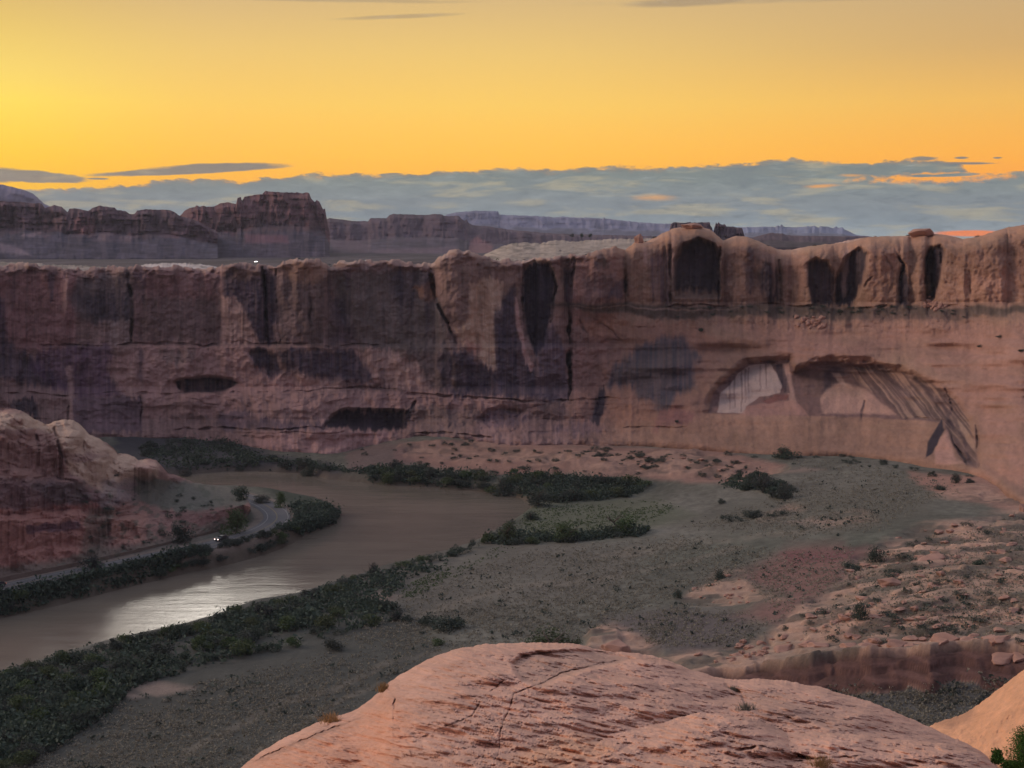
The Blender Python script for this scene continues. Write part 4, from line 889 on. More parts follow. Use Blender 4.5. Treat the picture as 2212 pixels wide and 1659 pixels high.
# ------------------------------------------------------------------ vegetation
def leaf_mat(name, c1, c2, c3):
    m, nt, b = newmat(name)
    oi = nt.new('ShaderNodeObjectInfo').outputs['Random']; co = nt.new('ShaderNodeTexCoord').outputs['Object']
    geo = nt.new('ShaderNodeNewGeometry').outputs['Random Per Island']
    c = nt.mix(geo, c1, c2); c = nt.mix(nt.m('MULTIPLY', oi, .8), c, c3)
    n_ = nt.noise(co, .9, 3); k = nt.m('ADD', nt.m('MULTIPLY', n_, 1.3), .35); c = nt.mix(1.0, c, nt.comb(k, k, k), 'MULTIPLY')
    nt.l.new(c, b.inputs['Base Color']); b.inputs['Roughness'].default_value = .75
    tr = nt.new('ShaderNodeBsdfTranslucent'); nt.l.new(c, tr.inputs['Color']); mx = nt.new('ShaderNodeMixShader'); mx.inputs[0].default_value = .2
    nt.l.new(b.outputs[0], mx.inputs[1]); nt.l.new(tr.outputs[0], mx.inputs[2]); nt.l.new(mx.outputs[0], m.node_tree.nodes['Material Output'].inputs[0])
    return m
L_dark = leaf_mat('dark_foliage', C(44,58,52,1.8), C(66,78,66,1.9), C(60,60,60,1.9))
L_green = leaf_mat('green_foliage', C(52,70,46,1.8), C(76,90,60,1.8), C(66,70,54,1.8))
L_sage = leaf_mat('sage_foliage', C(88,87,80,2.4), C(104,101,90,2.4), C(92,87,78,2.3))
L_juni = leaf_mat('juniper_foliage', C(46,72,30,1.3), C(82,112,52,1.3), C(60,90,40,1.3))
L_dry = leaf_mat('dry_grass', C(150,124,88,1.2), C(182,150,110,1.2), C(140,120,84,1.2))
M_bark = plain('grey_bark', (.12, .095, .08), .9)
def quads(P, size, flat=.0, seed=0, asp=.55):
    r = np.random.default_rng(seed); n = len(P); a = r.normal(size=(n, 3)); a[:, 2] *= (1-flat); a /= np.linalg.norm(a, axis=1)[:, None]+1e-9
    b = np.cross(a, r.normal(size=(n, 3))); b /= np.linalg.norm(b, axis=1)[:, None]+1e-9
    s = (size*(.6+.8*r.random(n)))[:, None] if np.isscalar(size) else (size*(.6+.8*r.random(n)))[:, None]
    a = a*s*.5; b = b*s*.5*asp
    v = np.stack([P-a, P+b*1.1, P+a, P-b], 1).reshape(-1, 3)
    return v, np.arange(4*n).reshape(-1, 4)
def crown_pts(n, w, h, z0, seed, lob=8):
    r = np.random.default_rng(seed); pts = []
    for k in range(lob):
        a = r.random()*6.283; rr = (r.random()**.6)*.36*w; c = np.array([rr*math.cos(a), rr*math.sin(a), z0 + h*(.25+.6*r.random())*(1-.35*rr/(.36*w))])
        s = np.array([w, w, h])*r.uniform(.16, .30); m_ = n//lob
        d = r.normal(size=(m_, 3)); d /= np.linalg.norm(d, axis=1)[:, None]; rad = r.random(m_)**.4
        pts.append(c + d*s*rad[:, None]*(1+.25*r.normal(size=(m_, 1))*.5))
    p = np.concatenate(pts); p[:, 2] = np.maximum(p[:, 2], .05); return p
def shrub_proto(name, mat, n, w, h, size, seed, lob=7):
    v, f = quads(crown_pts(n, w, h, 0, seed, lob), size, seed=seed); return mk(name, v, f, mat, smooth=False, link=False)
def tree_proto(mat, n, w, h, size, seed):
    r = random.Random(seed); root = bpy.data.objects.new('tree', None)
    t = MB(); lean = (r.uniform(-.3, .3), r.uniform(-.3, .3)); th = h*.5
    t.tube([(0, 0, -.5), (lean[0]*.4, lean[1]*.4, th*.5), (lean[0], lean[1], th)], [w*.045, w*.035, w*.022], 7)
    for k in range(6):
        a = r.uniform(0, 6.283); L = w*r.uniform(.25, .38); s = r.uniform(.35, 1); b0 = (lean[0]*s, lean[1]*s, th*s)
        t.tube([b0, (b0[0]+L*.5*math.cos(a), b0[1]+L*.5*math.sin(a), b0[2]+h*.16), (b0[0]+L*math.cos(a), b0[1]+L*math.sin(a), b0[2]+h*.34)], [w*.02, w*.014, w*.006], 5)
    to = t.build('trunk', M_bark, root, True, link=False)
    v, f = quads(crown_pts(n, w, h*1.0, -h*.12, seed, 14), size, seed=seed); co = mk('crown', v, f, mat, smooth=False, link=False, parent=root)
    return root
SHR = {}
for key, mat in (('dark', L_dark), ('green', L_green), ('sage', L_sage)):
    SHR[key] = [shrub_proto('shrub', mat, 900, 1.0, .75, .075, 400+i*7+len(key), 6+i) for i in range(4)]
TRE = {k: [tree_proto(m_, 1500, 1.0, 1.0, .062, 500+i*5+len(k)) for i in range(3)] for k, m_ in (('dark', L_dark), ('green', L_green))}
PEND = []
NAMES = {'dark': 'shrub', 'green': 'shrub', 'sage': 'sagebrush'}
def put_shrub(p, kind, w, h, label, group=None, name=None, sink=.12):
    if p[2]-p[2] != 0: return
    PEND.append((random.choice(SHR[kind]), kind, (p[0], p[1], p[2]-sink*h), (w, w*random.uniform(.8, 1.1), h/.75), random.uniform(0, 6.28), label, group, w/math.hypot(p[0], p[1])*(99 if group is None else 1)))
def flush_shrubs(nmax=285):
    PEND.sort(key=lambda q: -q[7])
    for (src, kind, loc, sc, rz, label, group, _s) in PEND[:nmax]:
        o = src.copy(); COL.objects.link(o); o.name = NAMES[kind]; o.location = loc; o.scale = sc; o.rotation_euler = (0, 0, rz); tag(o, label, 'shrub', group)
    V_ = []
    for (src, kind, loc, sc, rz, label, group, _s) in PEND[nmax:]:
        me = src.data; co = np.empty(len(me.vertices)*3, np.float32); me.vertices.foreach_get('co', co); co = co.reshape(-1, 4, 3)[::2].reshape(-1, 3)*np.array(sc)*1.12
        c_, s_ = math.cos(rz), math.sin(rz); V_.append(np.stack([co[:, 0]*c_-co[:, 1]*s_, co[:, 0]*s_+co[:, 1]*c_, co[:, 2]], -1)+np.array(loc))
    V_ = np.concatenate(V_); tag(mk('small_shrubs', V_, np.arange(len(V_)).reshape(-1, 4), L_dark, smooth=False), kind='stuff')
def put_tree(p, kind, w, h, label, group=None):
    src = random.choice(TRE[kind]); r = src.copy(); COL.objects.link(r); r.location = p; r.scale = (w, w, h); r.rotation_euler = (0, 0, random.uniform(0, 6.28))
    for ch in src.children: c_ = ch.copy(); COL.objects.link(c_); c_.parent = r
    tag(r, label, 'tree', group); return r
def px(v_, p): return v_*math.hypot(p[0], p[1])/F
# trees one can tell apart
T_LIST = [
 (195,1228,50,44,'dark','dark round tree between the red outcrop and the straight road'),
 (395,1170,52,60,'dark','tall dark tree above the road halfway along the outcrop foot'),
 (508,1152,70,62,'green','broad green tree filling the inside of the road bend'),
 (520,1080,42,42,'dark','dark tree on the tip of the bench above the road bend'),
 (606,1096,34,40,'green','green tree just outside the top of the road bend'),
 (565,1086,44,24,'dark','low dark tree between the bench tip and the road bend'),
 (352,1165,34,34,'dark','small dark tree in the rubble left of the tall roadside tree'),
 (401,1020,34,32,'dark','lone dark tree on the far bank behind the outcrop'),
 (664,1022,32,50,'dark','tall narrow dark tree at the water end of the far bank thicket'),
 (808,1246,34,42,'dark','lone tree standing above the near bank at the middle of the river'),
 (838,1034,46,36,'green','bright green tree at the left part of the far bank'),
 (1088,1056,56,50,'dark','large dark tree in the middle of the far bank'),
 (1145,1052,40,36,'dark','dark tree right of the large one on the far bank'),
 (1163,1092,70,46,'dark','dark spreading tree at the inner end of the river bend'),
 (1240,1080,60,34,'dark','wide dark tree behind the light green marsh'),
 (1102,1170,62,52,'green','green tree at the river end of the marsh'),
 (1218,1170,72,50,'green','round green tree at the near edge of the marsh'),
 (1148,1122,40,24,'dark','low tree on the marsh beside the river bend'),
 (1352,1152,86,50,'green','feathery round tree at the right end of the marsh'),
 (1612,1058,44,34,'dark','dark tree left in the clump on the rocky rise'),
 (1650,1062,52,48,'dark','tallest dark tree of the clump on the rocky rise'),
 (1692,1078,44,42,'dark','dark tree right in the clump on the rocky rise'),
 (1555,1252,34,30,'dark','dark tree at the top of the small pale rock patch'),
 (1464,1292,26,24,'dark','small dark tree at the left tip of the small pale rock patch'),
 (1182,1412,130,66,'green','broad feathery green tree just behind the foreground dome'),
 (1240,1412,60,42,'green','bright green tree between the feathery tree and the pale knob'),
 (1700,990,60,34,'dark','dark tree on the rubble at the foot of the cliff left of the alcove'),
 (2065,1046,26,28,'dark','dark tree at the cliff foot under the right end of the alcove'),
 (1858,1340,40,52,'dark','tallest dark tree among the rock slabs'),
 (1890,1215,46,44,'dark','dark tree at the upper left edge of the rock slabs')]
for (u, v, w, h, k, lab) in T_LIST:
    p = on_hill(u, v) if (u, v) in ((520,1080),) else hit(u, v)
    put_tree(p, k, px(w, p), px(h, p)*1.05, lab)
S_LIST = [
 (960,1358,90,40,'dark','wide dark shrub in the meadow left of the feathery tree','meadow'), (925,1350,50,34,'dark','dark shrub touching the wide shrub in the meadow','meadow'),
 (947,1392,40,18,'green','small green shrub close above the dome outline','meadow'), (715,1405,64,38,'dark','dark shrub at the edge of the near bank thicket',''),
 (880,1500-158,30,20,'dark','small dark shrub between the thicket and the wide meadow shrub',''),
 (1559,1088,20,16,'dark','small dark shrub alone on the pale grass flat',''), (1910,1004,24,16,'dark','shrub at the foot of the cliff under the alcove',''),
 (2015,1030,22,16,'dark','shrub left of the dark tree at the cliff foot',''), (2095,1046,34,14,'dark','low shrub right of the dark tree at the cliff foot',''),
 (2034,1060,40,12,'dark','low wide shrub in front of the cliff foot at right',''), (1395,1010,30,12,'dark','low shrub on the pale ledges below the dark stained wall',''),
 (1365,1362,10,8,'sage','tiny grey bush right of the pale knob',''), (1840,1232,44,20,'dark','wide dark shrub on the slab nearest the red soil',''),
 (2112,1226,32,26,'dark','dark shrub on the right side of the rock slabs',''), (1838,1332,0,0,'',''  ,'')]
for (u, v, w, h, k, lab, g) in S_LIST:
    if not w: continue
    p = hit(u, v); put_shrub(p, k, px(w, p), px(h, p), lab)
for (u, v, w, h, lab) in ((1515,716,14,10,'dark bush on the upper slope left of the alcove'), (2160,730,18,8,'flat dark bush high on the right slope'), (2118,750,18,7,'small flat bush below another on the right slope'), (2208,760,16,7,'small bush at the right edge of the slope'),
    (1462,914,12,9,'bush on the ledge left of the alcove foot'), (1530,1,0,0,'')):
    if w: p = on_wall(u, v); put_shrub(p, 'dark', px(w, p), px(h, p)*1.2, lab)
for i in range(46):     # bench shrubs
    u = random.uniform(1450, 2090) if i % 3 else random.uniform(1740, 1960); v = random.uniform(664, 688); p = on_wall(u, v); w = random.uniform(5, 16)
    put_shrub(p, 'dark', px(w, p), px(w*.6, p), 'small dark shrub on the bench under the dark alcoves of the upper cliff', 'shrubs on the cliff bench')
for i in range(26):     # rim shrubs
    u = random.uniform(40, 2200); w = random.uniform(4, 11); v = float(RIM(u))+1; p = on_wall(u, v+2); put_shrub((p[0], p[1]+4, p[2]+.2), 'dark', px(w, p), px(w*.5, p), 'tiny dark shrub growing on the cliff rim', 'shrubs along the cliff rim')
def inpoly(poly, n, seed):
    r = random.Random(seed); p = np.array(poly, float); out = []
    while len(out) < n:
        a, b_ = r.uniform(p[:, 0].min(), p[:, 0].max()), r.uniform(p[:, 1].min(), p[:, 1].max())
        if sdist(np.array([a]), np.array([b_]), poly)[0] > 0: out.append((a, b_))
    return out
def hits(uv):
    uv = np.array(uv, float); z = np.full(len(uv), 6.0)
    for _ in range(12):
        x, y, _z = at_z(uv[:, 0], uv[:, 1], z); z = .5*z + .5*ground(x, y)
    x, y, _z = at_z(uv[:, 0], uv[:, 1], z); return x, y, ground(x, y)
NEARB = [(-60,1500),(60,1455),(190,1416),(300,1390),(420,1362),(520,1322),(620,1305),(700,1280),(790,1252),(880,1226),(980,1205),(960,1230),(880,1262),(830,1300),(870,1340),(800,1360),(720,1380),(620,1400),(520,1430),(420,1450),(300,1480),(220,1550),(120,1620),(40,1659),(-60,1700)]
EDGE = [(-40,1480),(60,1450),(190,1410),(300,1386),(420,1358),(520,1318),(620,1302),(700,1275),(790,1248),(880,1222),(990,1194),(1060,1160),(1110,1125)]
SPIT = [(740,1100),(738,1125),(690,1146),(620,1167),(560,1186),(460,1212),(350,1245),(250,1271),(150,1299),(60,1320),(-40,1340),(-40,1305),(60,1280),(220,1240),(400,1205),(520,1178),(600,1155),(640,1125),(620,1095),(650,1085),(700,1092)]
FARB = [(780,1038),(800,1012),(880,1008),(960,1022),(1060,1018),(1150,1025),(1280,1036),(1400,1050),(1390,1068),(1300,1082),(1220,1088),(1140,1078),(1050,1058),(950,1050),(850,1043)]
FARL = [(330,1010),(300,965),(400,950),(480,955),(520,962),(560,985),(620,996),(685,1000),(685,1020),(600,1016),(480,1016)]
MARE = [(1050,1168),(1080,1150),(1180,1158),(1300,1152),(1400,1146),(1380,1160),(1250,1170),(1120,1178),(1060,1178)]
CLMP = [(1540,1048),(1600,1036),(1660,1030),(1700,1050),(1715,1075),(1690,1085),(1640,1062),(1580,1058)]
CLM2 = [(1530,1125),(1620,1112),(1690,1112),(1680,1122),(1600,1130)]
TALS = [(1240,985),(1280,968),(1400,980),(1480,990),(1560,1000),(1500,1010),(1350,1000)]
def scatter(poly, n, seed, kinds, wr_, hr, label, group, edge=None):
    uv = inpoly(poly, n, seed); x, y, z = hits(uv); r = random.Random(seed)
    for i in range(n):
        if z[i] < .15: continue
        w = r.uniform(*wr_); k = r.choice(kinds); put_shrub((x[i], y[i], z[i]), k, w, w*r.uniform(*hr), label[k] if isinstance(label, dict) else label, group)
scatter(NEARB, 130, 1, ['dark']*3+['green'], (3.0, 7), (.5, .8), {'dark': 'dark grey-green shrub in the dense thicket along the near river bank', 'green': 'fresh green shrub in the dense thicket along the near river bank'}, 'shrubs of the near bank thicket')
ex = np.array(EDGE, float); ds = np.r_[0, np.cumsum(np.hypot(*np.diff(ex, axis=0).T))]
uvE = [(np.interp(s_, ds, ex[:, 0])+random.uniform(-6, 6), np.interp(s_, ds, ex[:, 1])+random.uniform(0, 8)) for s_ in np.linspace(0, ds[-1], 62)]
x, y, z = hits(uvE)
for i in range(len(x)):
    if z[i] > .2: w = random.uniform(2.5, 5.5); put_shrub((x[i], y[i], z[i]), random.choice(['dark', 'dark', 'green']), w, w*random.uniform(.5, .85), 'green shrub at the very edge of the near river bank', 'shrubs fringing the near bank')
scatter(SPIT, 80, 2, ['dark', 'dark', 'green'], (2.5, 5), (.45, .7), {'dark': 'dark shrub on the bank between the road and the river', 'green': 'greener shrub on the bank between the road and the river'}, 'shrubs below the river road')
SPIT2 = [(330,1225),(460,1188),(560,1163),(640,1138),(700,1122),(738,1126),(690,1148),(620,1172),(560,1192),(460,1218),(350,1250)]
scatter(SPIT2, 70, 13, ['dark', 'dark', 'green'], (3, 5.5), (.5, .8), {'dark': 'dark shrub on the bank between the road and the river', 'green': 'greener shrub on the bank between the road and the river'}, 'shrubs below the river road')
FB2 = [(480,1018),(600,1012),(700,1022),(790,1034),(790,1042),(700,1038),(600,1026),(480,1024)]
scatter(FB2, 14, 14, ['dark'], (3, 6), (.4, .7), 'dark shrub at the water line of the far bank left of the bright green tree', 'shrubs at the far water line')
scatter([(760,975),(900,945),(1240,965),(1700,990),(1640,1030),(1300,1025),(1000,1010),(800,1005)], 90, 15, ['dark', 'sage'], (1.5, 4), (.4, .7), 'small shrub on the rock ledges between the cliff and the far bank', 'shrubs on the far ledges')
scatter(FARB, 75, 3, ['dark', 'dark', 'green'], (3.5, 8), (.45, .75), {'dark': 'dark shrub in the belt along the far river bank', 'green': 'green shrub in the belt along the far river bank'}, 'shrubs of the far bank')
scatter(FARL, 36, 4, ['dark'], (3.5, 8), (.4, .7), 'bluish dark shrub on the far bank behind the outcrop', 'shrubs behind the outcrop')
scatter(MARE, 20, 5, ['green', 'dark'], (3, 6), (.5, .7), 'green shrub in the row along the near edge of the marsh', 'shrubs edging the marsh')
scatter(CLMP, 16, 6, ['dark'], (3.5, 7), (.5, .7), 'dark shrub among the trees on the rocky rise', 'shrubs on the rocky rise')
scatter(CLM2, 10, 7, ['green', 'dark'], (3, 5.5), (.5, .6), 'shrub in the short row below the rocky rise', 'shrubs below the rocky rise')
scatter(TALS, 22, 8, ['dark'], (2.5, 5), (.4, .6), 'dark shrub on the ledges at the foot of the far cliff', 'shrubs at the cliff foot')
scatter([(1640,985),(1740,975),(1860,990),(2100,1030),(2100,1042),(1900,1005),(1720,1000)], 16, 9, ['dark'], (2, 4), (.4, .6), 'low dark shrub along the foot of the right slope', 'shrubs at the slope foot')
scatter([(1660,1380),(1800,1280),(1900,1180),(2100,1120),(2212,1110),(2212,1400),(1800,1400)], 74, 10, ['dark', 'sage'], (1.2, 3.2), (.45, .7), {'dark': 'dark shrub growing between the pale rock slabs', 'sage': 'grey shrub growing between the pale rock slabs'}, 'shrubs among the rock slabs')
scatter([(240,1180),(300,1120),(420,1110),(520,1100),(500,1140),(420,1160),(260,1195)], 26, 12, ['dark', 'sage'], (1.6, 3.0), (.5, .8), {'dark': 'dark shrub in the rubble above the road', 'sage': 'grey shrub in the rubble above the road'}, 'shrubs above the road')
for i in range(34):
    u = random.uniform(170, 500); v = random.uniform(float(SKY(u))+35, float(HB(u))-8); 
    if v < 1030: continue
    p = on_hill(u, v); w = random.uniform(1.5, 3.1); put_shrub(p, random.choice(['dark', 'sage']), w, w*.6, 'shrub rooted on the ledges of the outcrop', 'shrubs on the outcrop')
flush_shrubs()
# ground cover nobody could count
def cover(name, mat, polys, per, size, height, seed, soft=22):
    r = np.random.default_rng(seed); P = []
    for poly, n in polys:
        p = np.array(poly, float); k = 0; a = np.empty((0, 2))
        while len(a) < n:
            q = np.stack([r.uniform(p[:, 0].min(), p[:, 0].max(), n), r.uniform(p[:, 1].min(), p[:, 1].max(), n)], -1); a = np.concatenate([a, q[sdist(q[:, 0], q[:, 1], poly) > 0]])
        a = a[:n]; x, y, z = hits(a); d = fbm(x/9, y/9, seed, 3); inl_ = -sdist(x, y, RIVP); drd = sdist(x, y, ROADP[::3], False)
        a_sd = np.clip(sdist(a[:, 0]+18*fbm(x/8, y/8, 5), a[:, 1]+8*fbm(x/8, y/8, 6), poly)/soft, 0, 1)
        keep = (r.random(n) < a_sd*((.12+.88*sst(-.35, .15, fbm(x/11, y/13, seed+3, 3))) if (poly is NEARB or poly is FARB or poly is FARL) else 1)*(.35+.65*sst(-.5, .3, fbm(x/22, y/22, seed+9, 3)))) & (z > (.2 if soft < 10 else .9)) & (inl_ > (.3 if soft < 10 else 1.5)) & (drd > 5.4) & (d > -.45+.5*r.random(n)-.3); P.append(np.stack([x, y, z], -1)[keep])
    P = np.concatenate(P); s = np.clip(np.exp(r.normal(size=len(P))*.45), .35, 2.6)
    Q = np.repeat(P, per, 0); ss = np.repeat(s, per); off = r.normal(size=Q.shape)*np.array([.38, .38, 0])*size*ss[:, None]; off[:, 2] = r.random(len(Q))*height*ss; Q = Q+off
    v, f = quads(Q, size*.75, seed=seed); o = mk(name, v, f, mat, smooth=False); return tag(o, kind='stuff')
MEAD = [([(-60,1659),(0,1560),(300,1500),(600,1430),(900,1370),(1150,1400),(1000,1440),(830,1500),(600,1640),(500,1720),(-60,1800)], 15000), ([(700,1400),(850,1290),(1000,1220),(1150,1180),(1500,1150),(1700,1190),(1600,1250),(1450,1300),(1250,1390),(900,1400)], 14000),
        ([(1450,1140),(1640,1080),(1750,1010),(1950,1020),(2080,1060),(1900,1150),(1700,1170)], 7000), ([(1590,1240),(1700,1185),(1850,1175),(1850,1240),(1760,1310),(1680,1350)], 2200), ([(1640,985),(1760,985),(1900,1000),(2100,1040),(2080,1070),(1850,1030),(1700,1010)], 1500), ([(1300,1340),(1480,1300),(1700,1340),(1600,1400),(1420,1400)], 3500), ([(1750,1480),(2212,1460),(2260,1660),(2000,1640),(1750,1560)], 6000), ([(1700,1380),(1850,1200),(2212,1100),(2300,1400)], 7000)]
cover('sagebrush_cover', L_sage, [(m_[0], int(m_[1]*.7)) for m_ in MEAD], 5, .55, .35, 21)
cover('riverside_thicket', L_dark, [(NEARB, 9000), (SPIT, 6000), (SPIT2, 5000), (FB2, 500), (FARB, 5200), (FARL, 1500), (MARE, 1600), (CLMP, 500)], 6, 1.3, 1.5, 22, 3)
cover('scattered_brush', L_dark, [(m_[0], m_[1]//80) for m_ in MEAD], 9, 1.0, .7, 24)
cover('marsh_grass', L_green, [([(1120,1095),(1200,1085),(1420,1072),(1480,1095),(1390,1145),(1120,1165)], 2200), ([(850,1280),(980,1215),(1100,1165),(1130,1180),(1000,1240),(880,1300)], 1300)], 5, .6, .35, 23)
# juniper at lower right (close), seedling, dry tufts
def juniper(loc, w, h, n, size, seed, label, nm='juniper'):
    r = empty(nm, loc); t = MB(); rr = random.Random(seed)
    t.tube([(0, 0, -.4), (.05*w, 0, h*.25), (0, .05*w, h*.5)], [w*.06, w*.05, w*.03], 9)
    for k in range(7):
        a = rr.uniform(0, 6.28); s = rr.uniform(.2, 1); t.tube([(0, 0, h*.5*s), (w*.2*math.cos(a), w*.2*math.sin(a), h*(.5*s+.15)), (w*.36*math.cos(a), w*.36*math.sin(a), h*(.5*s+.3))], [w*.028, w*.018, w*.008], 6)
    t.build('trunk', M_bark, r, True)
    v, f = quads(crown_pts(n, w, h, 0, seed, 22), size, seed=seed, asp=.4); mk('crown', v, f, L_juni, smooth=False, parent=r); return tag(r, label, 'tree')
juniper(on_dome(2232, 1690, 58), 2.3, 2.45, 26000, .075, 601, 'bright green juniper cut by the right edge in front of the orange dome')
b_ = shrub_proto('shrub', L_juni, 2600, 1.0, .8, .09, 611, 9); b_.location = on_dome(2152, 1652, 58.5); b_.scale = (.75, .75, .9); COL.objects.link(b_); tag(b_, 'small green shrub at the left foot of the juniper', 'shrub')
b_ = shrub_proto('shrub', L_juni, 3600, 1.0, .8, .08, 612, 9); b_.location = on_dome(2190, 1672, 57.8); b_.scale = (1.2, 1.0, .8); COL.objects.link(b_); tag(b_, 'low green shrub spreading under the juniper', 'shrub')
def tuft(u, v, D_, w, h, label, n=260, seed=0, mat=None):
    r = np.random.default_rng(seed); V_ = []; Fc = []
    for i in range(n):
        a = r.random()*6.283; b0 = np.array([r.normal()*w*.18, r.normal()*w*.12, 0]); L = h*r.uniform(.5, 1.1); tip = b0 + np.array([math.cos(a)*w*.35*r.random(), math.sin(a)*w*.35*r.random(), L]); k = len(V_); s = np.array([.008, .008, 0])*1.5
        V_ += [b0-s, b0+s, tip+s*.2, tip-s*.2]; Fc.append([k, k+1, k+2, k+3])
    o = mk('grass_tuft', np.array(V_), Fc, mat or L_dry, smooth=False); o.location = on_dome(u, v, D_); return tag(o, label, 'grass tuft')
def dome_D(u_, v_):
    i = int(round((u_-380)/(2240-380)*(DNU-1))); j = int(np.argmin(np.abs(DV[:, i]-v_))); return float(DD[j, i])
DV, DD = DOMEV, DOMED
for k, (u_, v_, w, h, lab, mt) in enumerate(((716,1560,1.0,.42,'pale dry grass tuft on the lower left shelf of the foreground dome',L_dry), (828,1494,.7,.4,'thin brownish tuft in the notch on the dome skyline',L_dry),
    (1612,1534,.8,.3,'greenish tuft in the crack on the right part of the dome',L_sage), (1585,1492,.6,.2,'small greenish tuft higher in the same dome crack',L_sage), (1775,1656,.8,.35,'brown tuft at the bottom edge between two dome ledges',L_dry))):
    tuft(u_, v_, dome_D(u_, v_), w, h, lab, 130, 700+k, mt)
# ------------------------------------------------------------------ boulders and cap rocks
M_boul = rock_mat('boulder_sandstone', (1, 1, 2.5), .8, .3, .6, .3, 3)
def boulder(seed, sq=.6, ang=.25, c=None):
    import bmesh
    bm = bmesh.new(); bmesh.ops.create_icosphere(bm, subdivisions=4, radius=.5)
    P = np.array([v.co[:] for v in bm.verts]); r = np.random.default_rng(seed)
    for _ in range(16):
        n = r.normal(size=3)*np.array([1, 1, .8]); n /= np.linalg.norm(n); d = r.uniform(.2, .40); q = P@n; P = P - np.maximum(q-d, 0)[:, None]*n*.97
    P += .05*np.stack([fbm(P[:, 0]*4+seed, P[:, 1]*4+P[:, 2]*3, seed), fbm(P[:, 1]*4, P[:, 2]*4+P[:, 0]*3, seed+1), fbm(P[:, 2]*6, P[:, 0]*4, seed+2)], -1)
    P[:, 2] *= sq; F_ = np.array([[l.vert.index for l in f.loops] for f in bm.faces]); bm.free()
    cc = (C(132,103,92,2.0) if c is None else c)*(1+.2*fbm(P[:, 0]*5, P[:, 2]*14, seed+4)[:, None]); return mk('boulder', P, F_, M_boul, cc, smooth=True, link=False)
BO = [boulder(800+i, .45+.12*(i % 3)) for i in range(7)]
def put_b(p, w, h, label, group=None, name='boulder', cat='boulder', src=None):
    o = (src or random.choice(BO)).copy(); COL.objects.link(o); o.name = name; o.location = (p[0], p[1], p[2]+h*.2); o.scale = (w, w*random.uniform(.6, .9), h/.5); o.rotation_euler = (random.uniform(-.15, .15), random.uniform(-.15, .15), random.uniform(-.5, .5)); return tag(o, label, cat, group)
for i, (a, b_) in enumerate(inpoly([(1690,1380),(1790,1285),(1870,1200),(1960,1150),(2100,1120),(2240,1110),(2240,1400),(1900,1400)], 120, 31)):
    p = hit(a, b_); w = random.uniform(1.2, 5); put_b(p, w, w*random.uniform(.15, .4), 'pale flat boulder lying on the rock slabs right of the red soil', 'boulders on the rock slabs')
LIP = [(1650, 1416), (1700, 1408), (1770, 1398), (1830, 1401), (1880, 1404), (1930, 1400), (1985, 1400), (2030, 1404), (2090, 1398), (2150, 1400), (2205, 1404), (1600, 1425)]
for a, b_ in LIP:
    p = hit(a+random.uniform(-8, 8), b_-3); w = random.uniform(3.5, 8); put_b((p[0], p[1], p[2]-.3), w, w*random.uniform(.28, .42), 'broken slab perched along the lip of the dark ledge', 'slabs on the ledge lip')
for i, (a, b_) in enumerate(inpoly([(1480,1298),(1500,1272),(1560,1245),(1600,1240),(1640,1275),(1680,1298),(1600,1305)], 26, 32)):
    p = hit(a, b_); w = random.uniform(.8, 2.6); put_b(p, w, w*.35, 'small slab in the isolated pale rock patch', 'boulders of the isolated rock patch')
for i, (a, b_) in enumerate(inpoly([(1450,1425),(1520,1405),(1620,1385),(1740,1370),(1760,1400),(1600,1430),(1500,1440)], 26, 33)):
    p = hit(a, b_); w = random.uniform(.8, 3.2); put_b(p, w, w*.4, 'tilted slab on the rubble slope above the ledge', 'boulders on the rubble slope')
for i, (a, b_) in enumerate(inpoly([(1300,992),(1500,985),(1640,1000),(1560,1022),(1350,1010)], 18, 34)):
    p = hit(a, b_); w = random.uniform(1.5, 5); put_b(p, w, w*.22, 'pale flat rock on the ledges below the far cliff', 'rocks on the far ledges')
for (u_, v_, n, sp, lab, g) in ((1757,700,22,26,'block in the rockfall heap on the upper right slope','rockfall heap on the slope'), (2015,662,26,26,'block in the larger rockfall on the bench beneath the thin dark alcove','rockfall on the bench')):
    for i in range(n):
        a, b_ = u_+random.gauss(0, sp*.5), v_+random.gauss(0, 6); p = on_wall(a, b_); w = random.uniform(1.2, 4.5); put_b(p, w, w*.6, lab, g)
p = hit(1318, 1402); put_b((p[0]+1, p[1], p[2]-.5), 10, 4.6, 'pale knob of rock with a shadowed side right behind the dome', None)
p = hit(1950, 1392)
for (u_, v_, w, h, lab) in ((2040,1392,11,2.8,'smooth tan rounded block on the lip of the ledge'), (1935,1400,8,2.2,'arched pale block overhanging the ledge'), (2170,1395,8,1.8,'broken pale block at the right end of the ledge'), (1745,1395,6,1.6,'layered block at the left end of the ledge'), (1925,1265,8,2.4,'large blocky outcrop with a dark shaded notch among the slabs'), (1870,1300,7,1.6,'rounded pale hump left of the notched block'), (2000,1215,12,1.5,'long smooth slab at the top of the rock field')):
    p = hit(u_, v_); put_b(p, w, h, lab)
for (u_, v_, w_, h_, lab) in ((2208,1106,26,24,'broken corner block at the right edge under the slope'), (2185,1115,18,12,'smaller block beside the corner block at right')):
    p = hit(u_, v_); put_b(p, px(w_, p), px(h_, p), lab)
for (u_, v_, w_, h_, lab, nm) in ((1382,516,34,26,'small capped rock stack on the rim left of the tallest rim dome','cap_rock'), (1988,503,84,30,'flat dark cap rock on the rim above the right slope','cap_rock'), (1500,496,80,14,'broken dark cap on top of the tallest rim dome','cap_rock')):
    _w = float(wall_depth(np.array([float(u_)]), np.array([float(RIM(u_))+5]))[0]); x, y, z = at_depth(u_, float(RIM(u_))+3, _w+3); o = put_b((x, y, z), px(w_, (x, y)), px(h_, (x, y)), lab, None, nm, 'rock'); o.rotation_euler = (0, 0, .1)
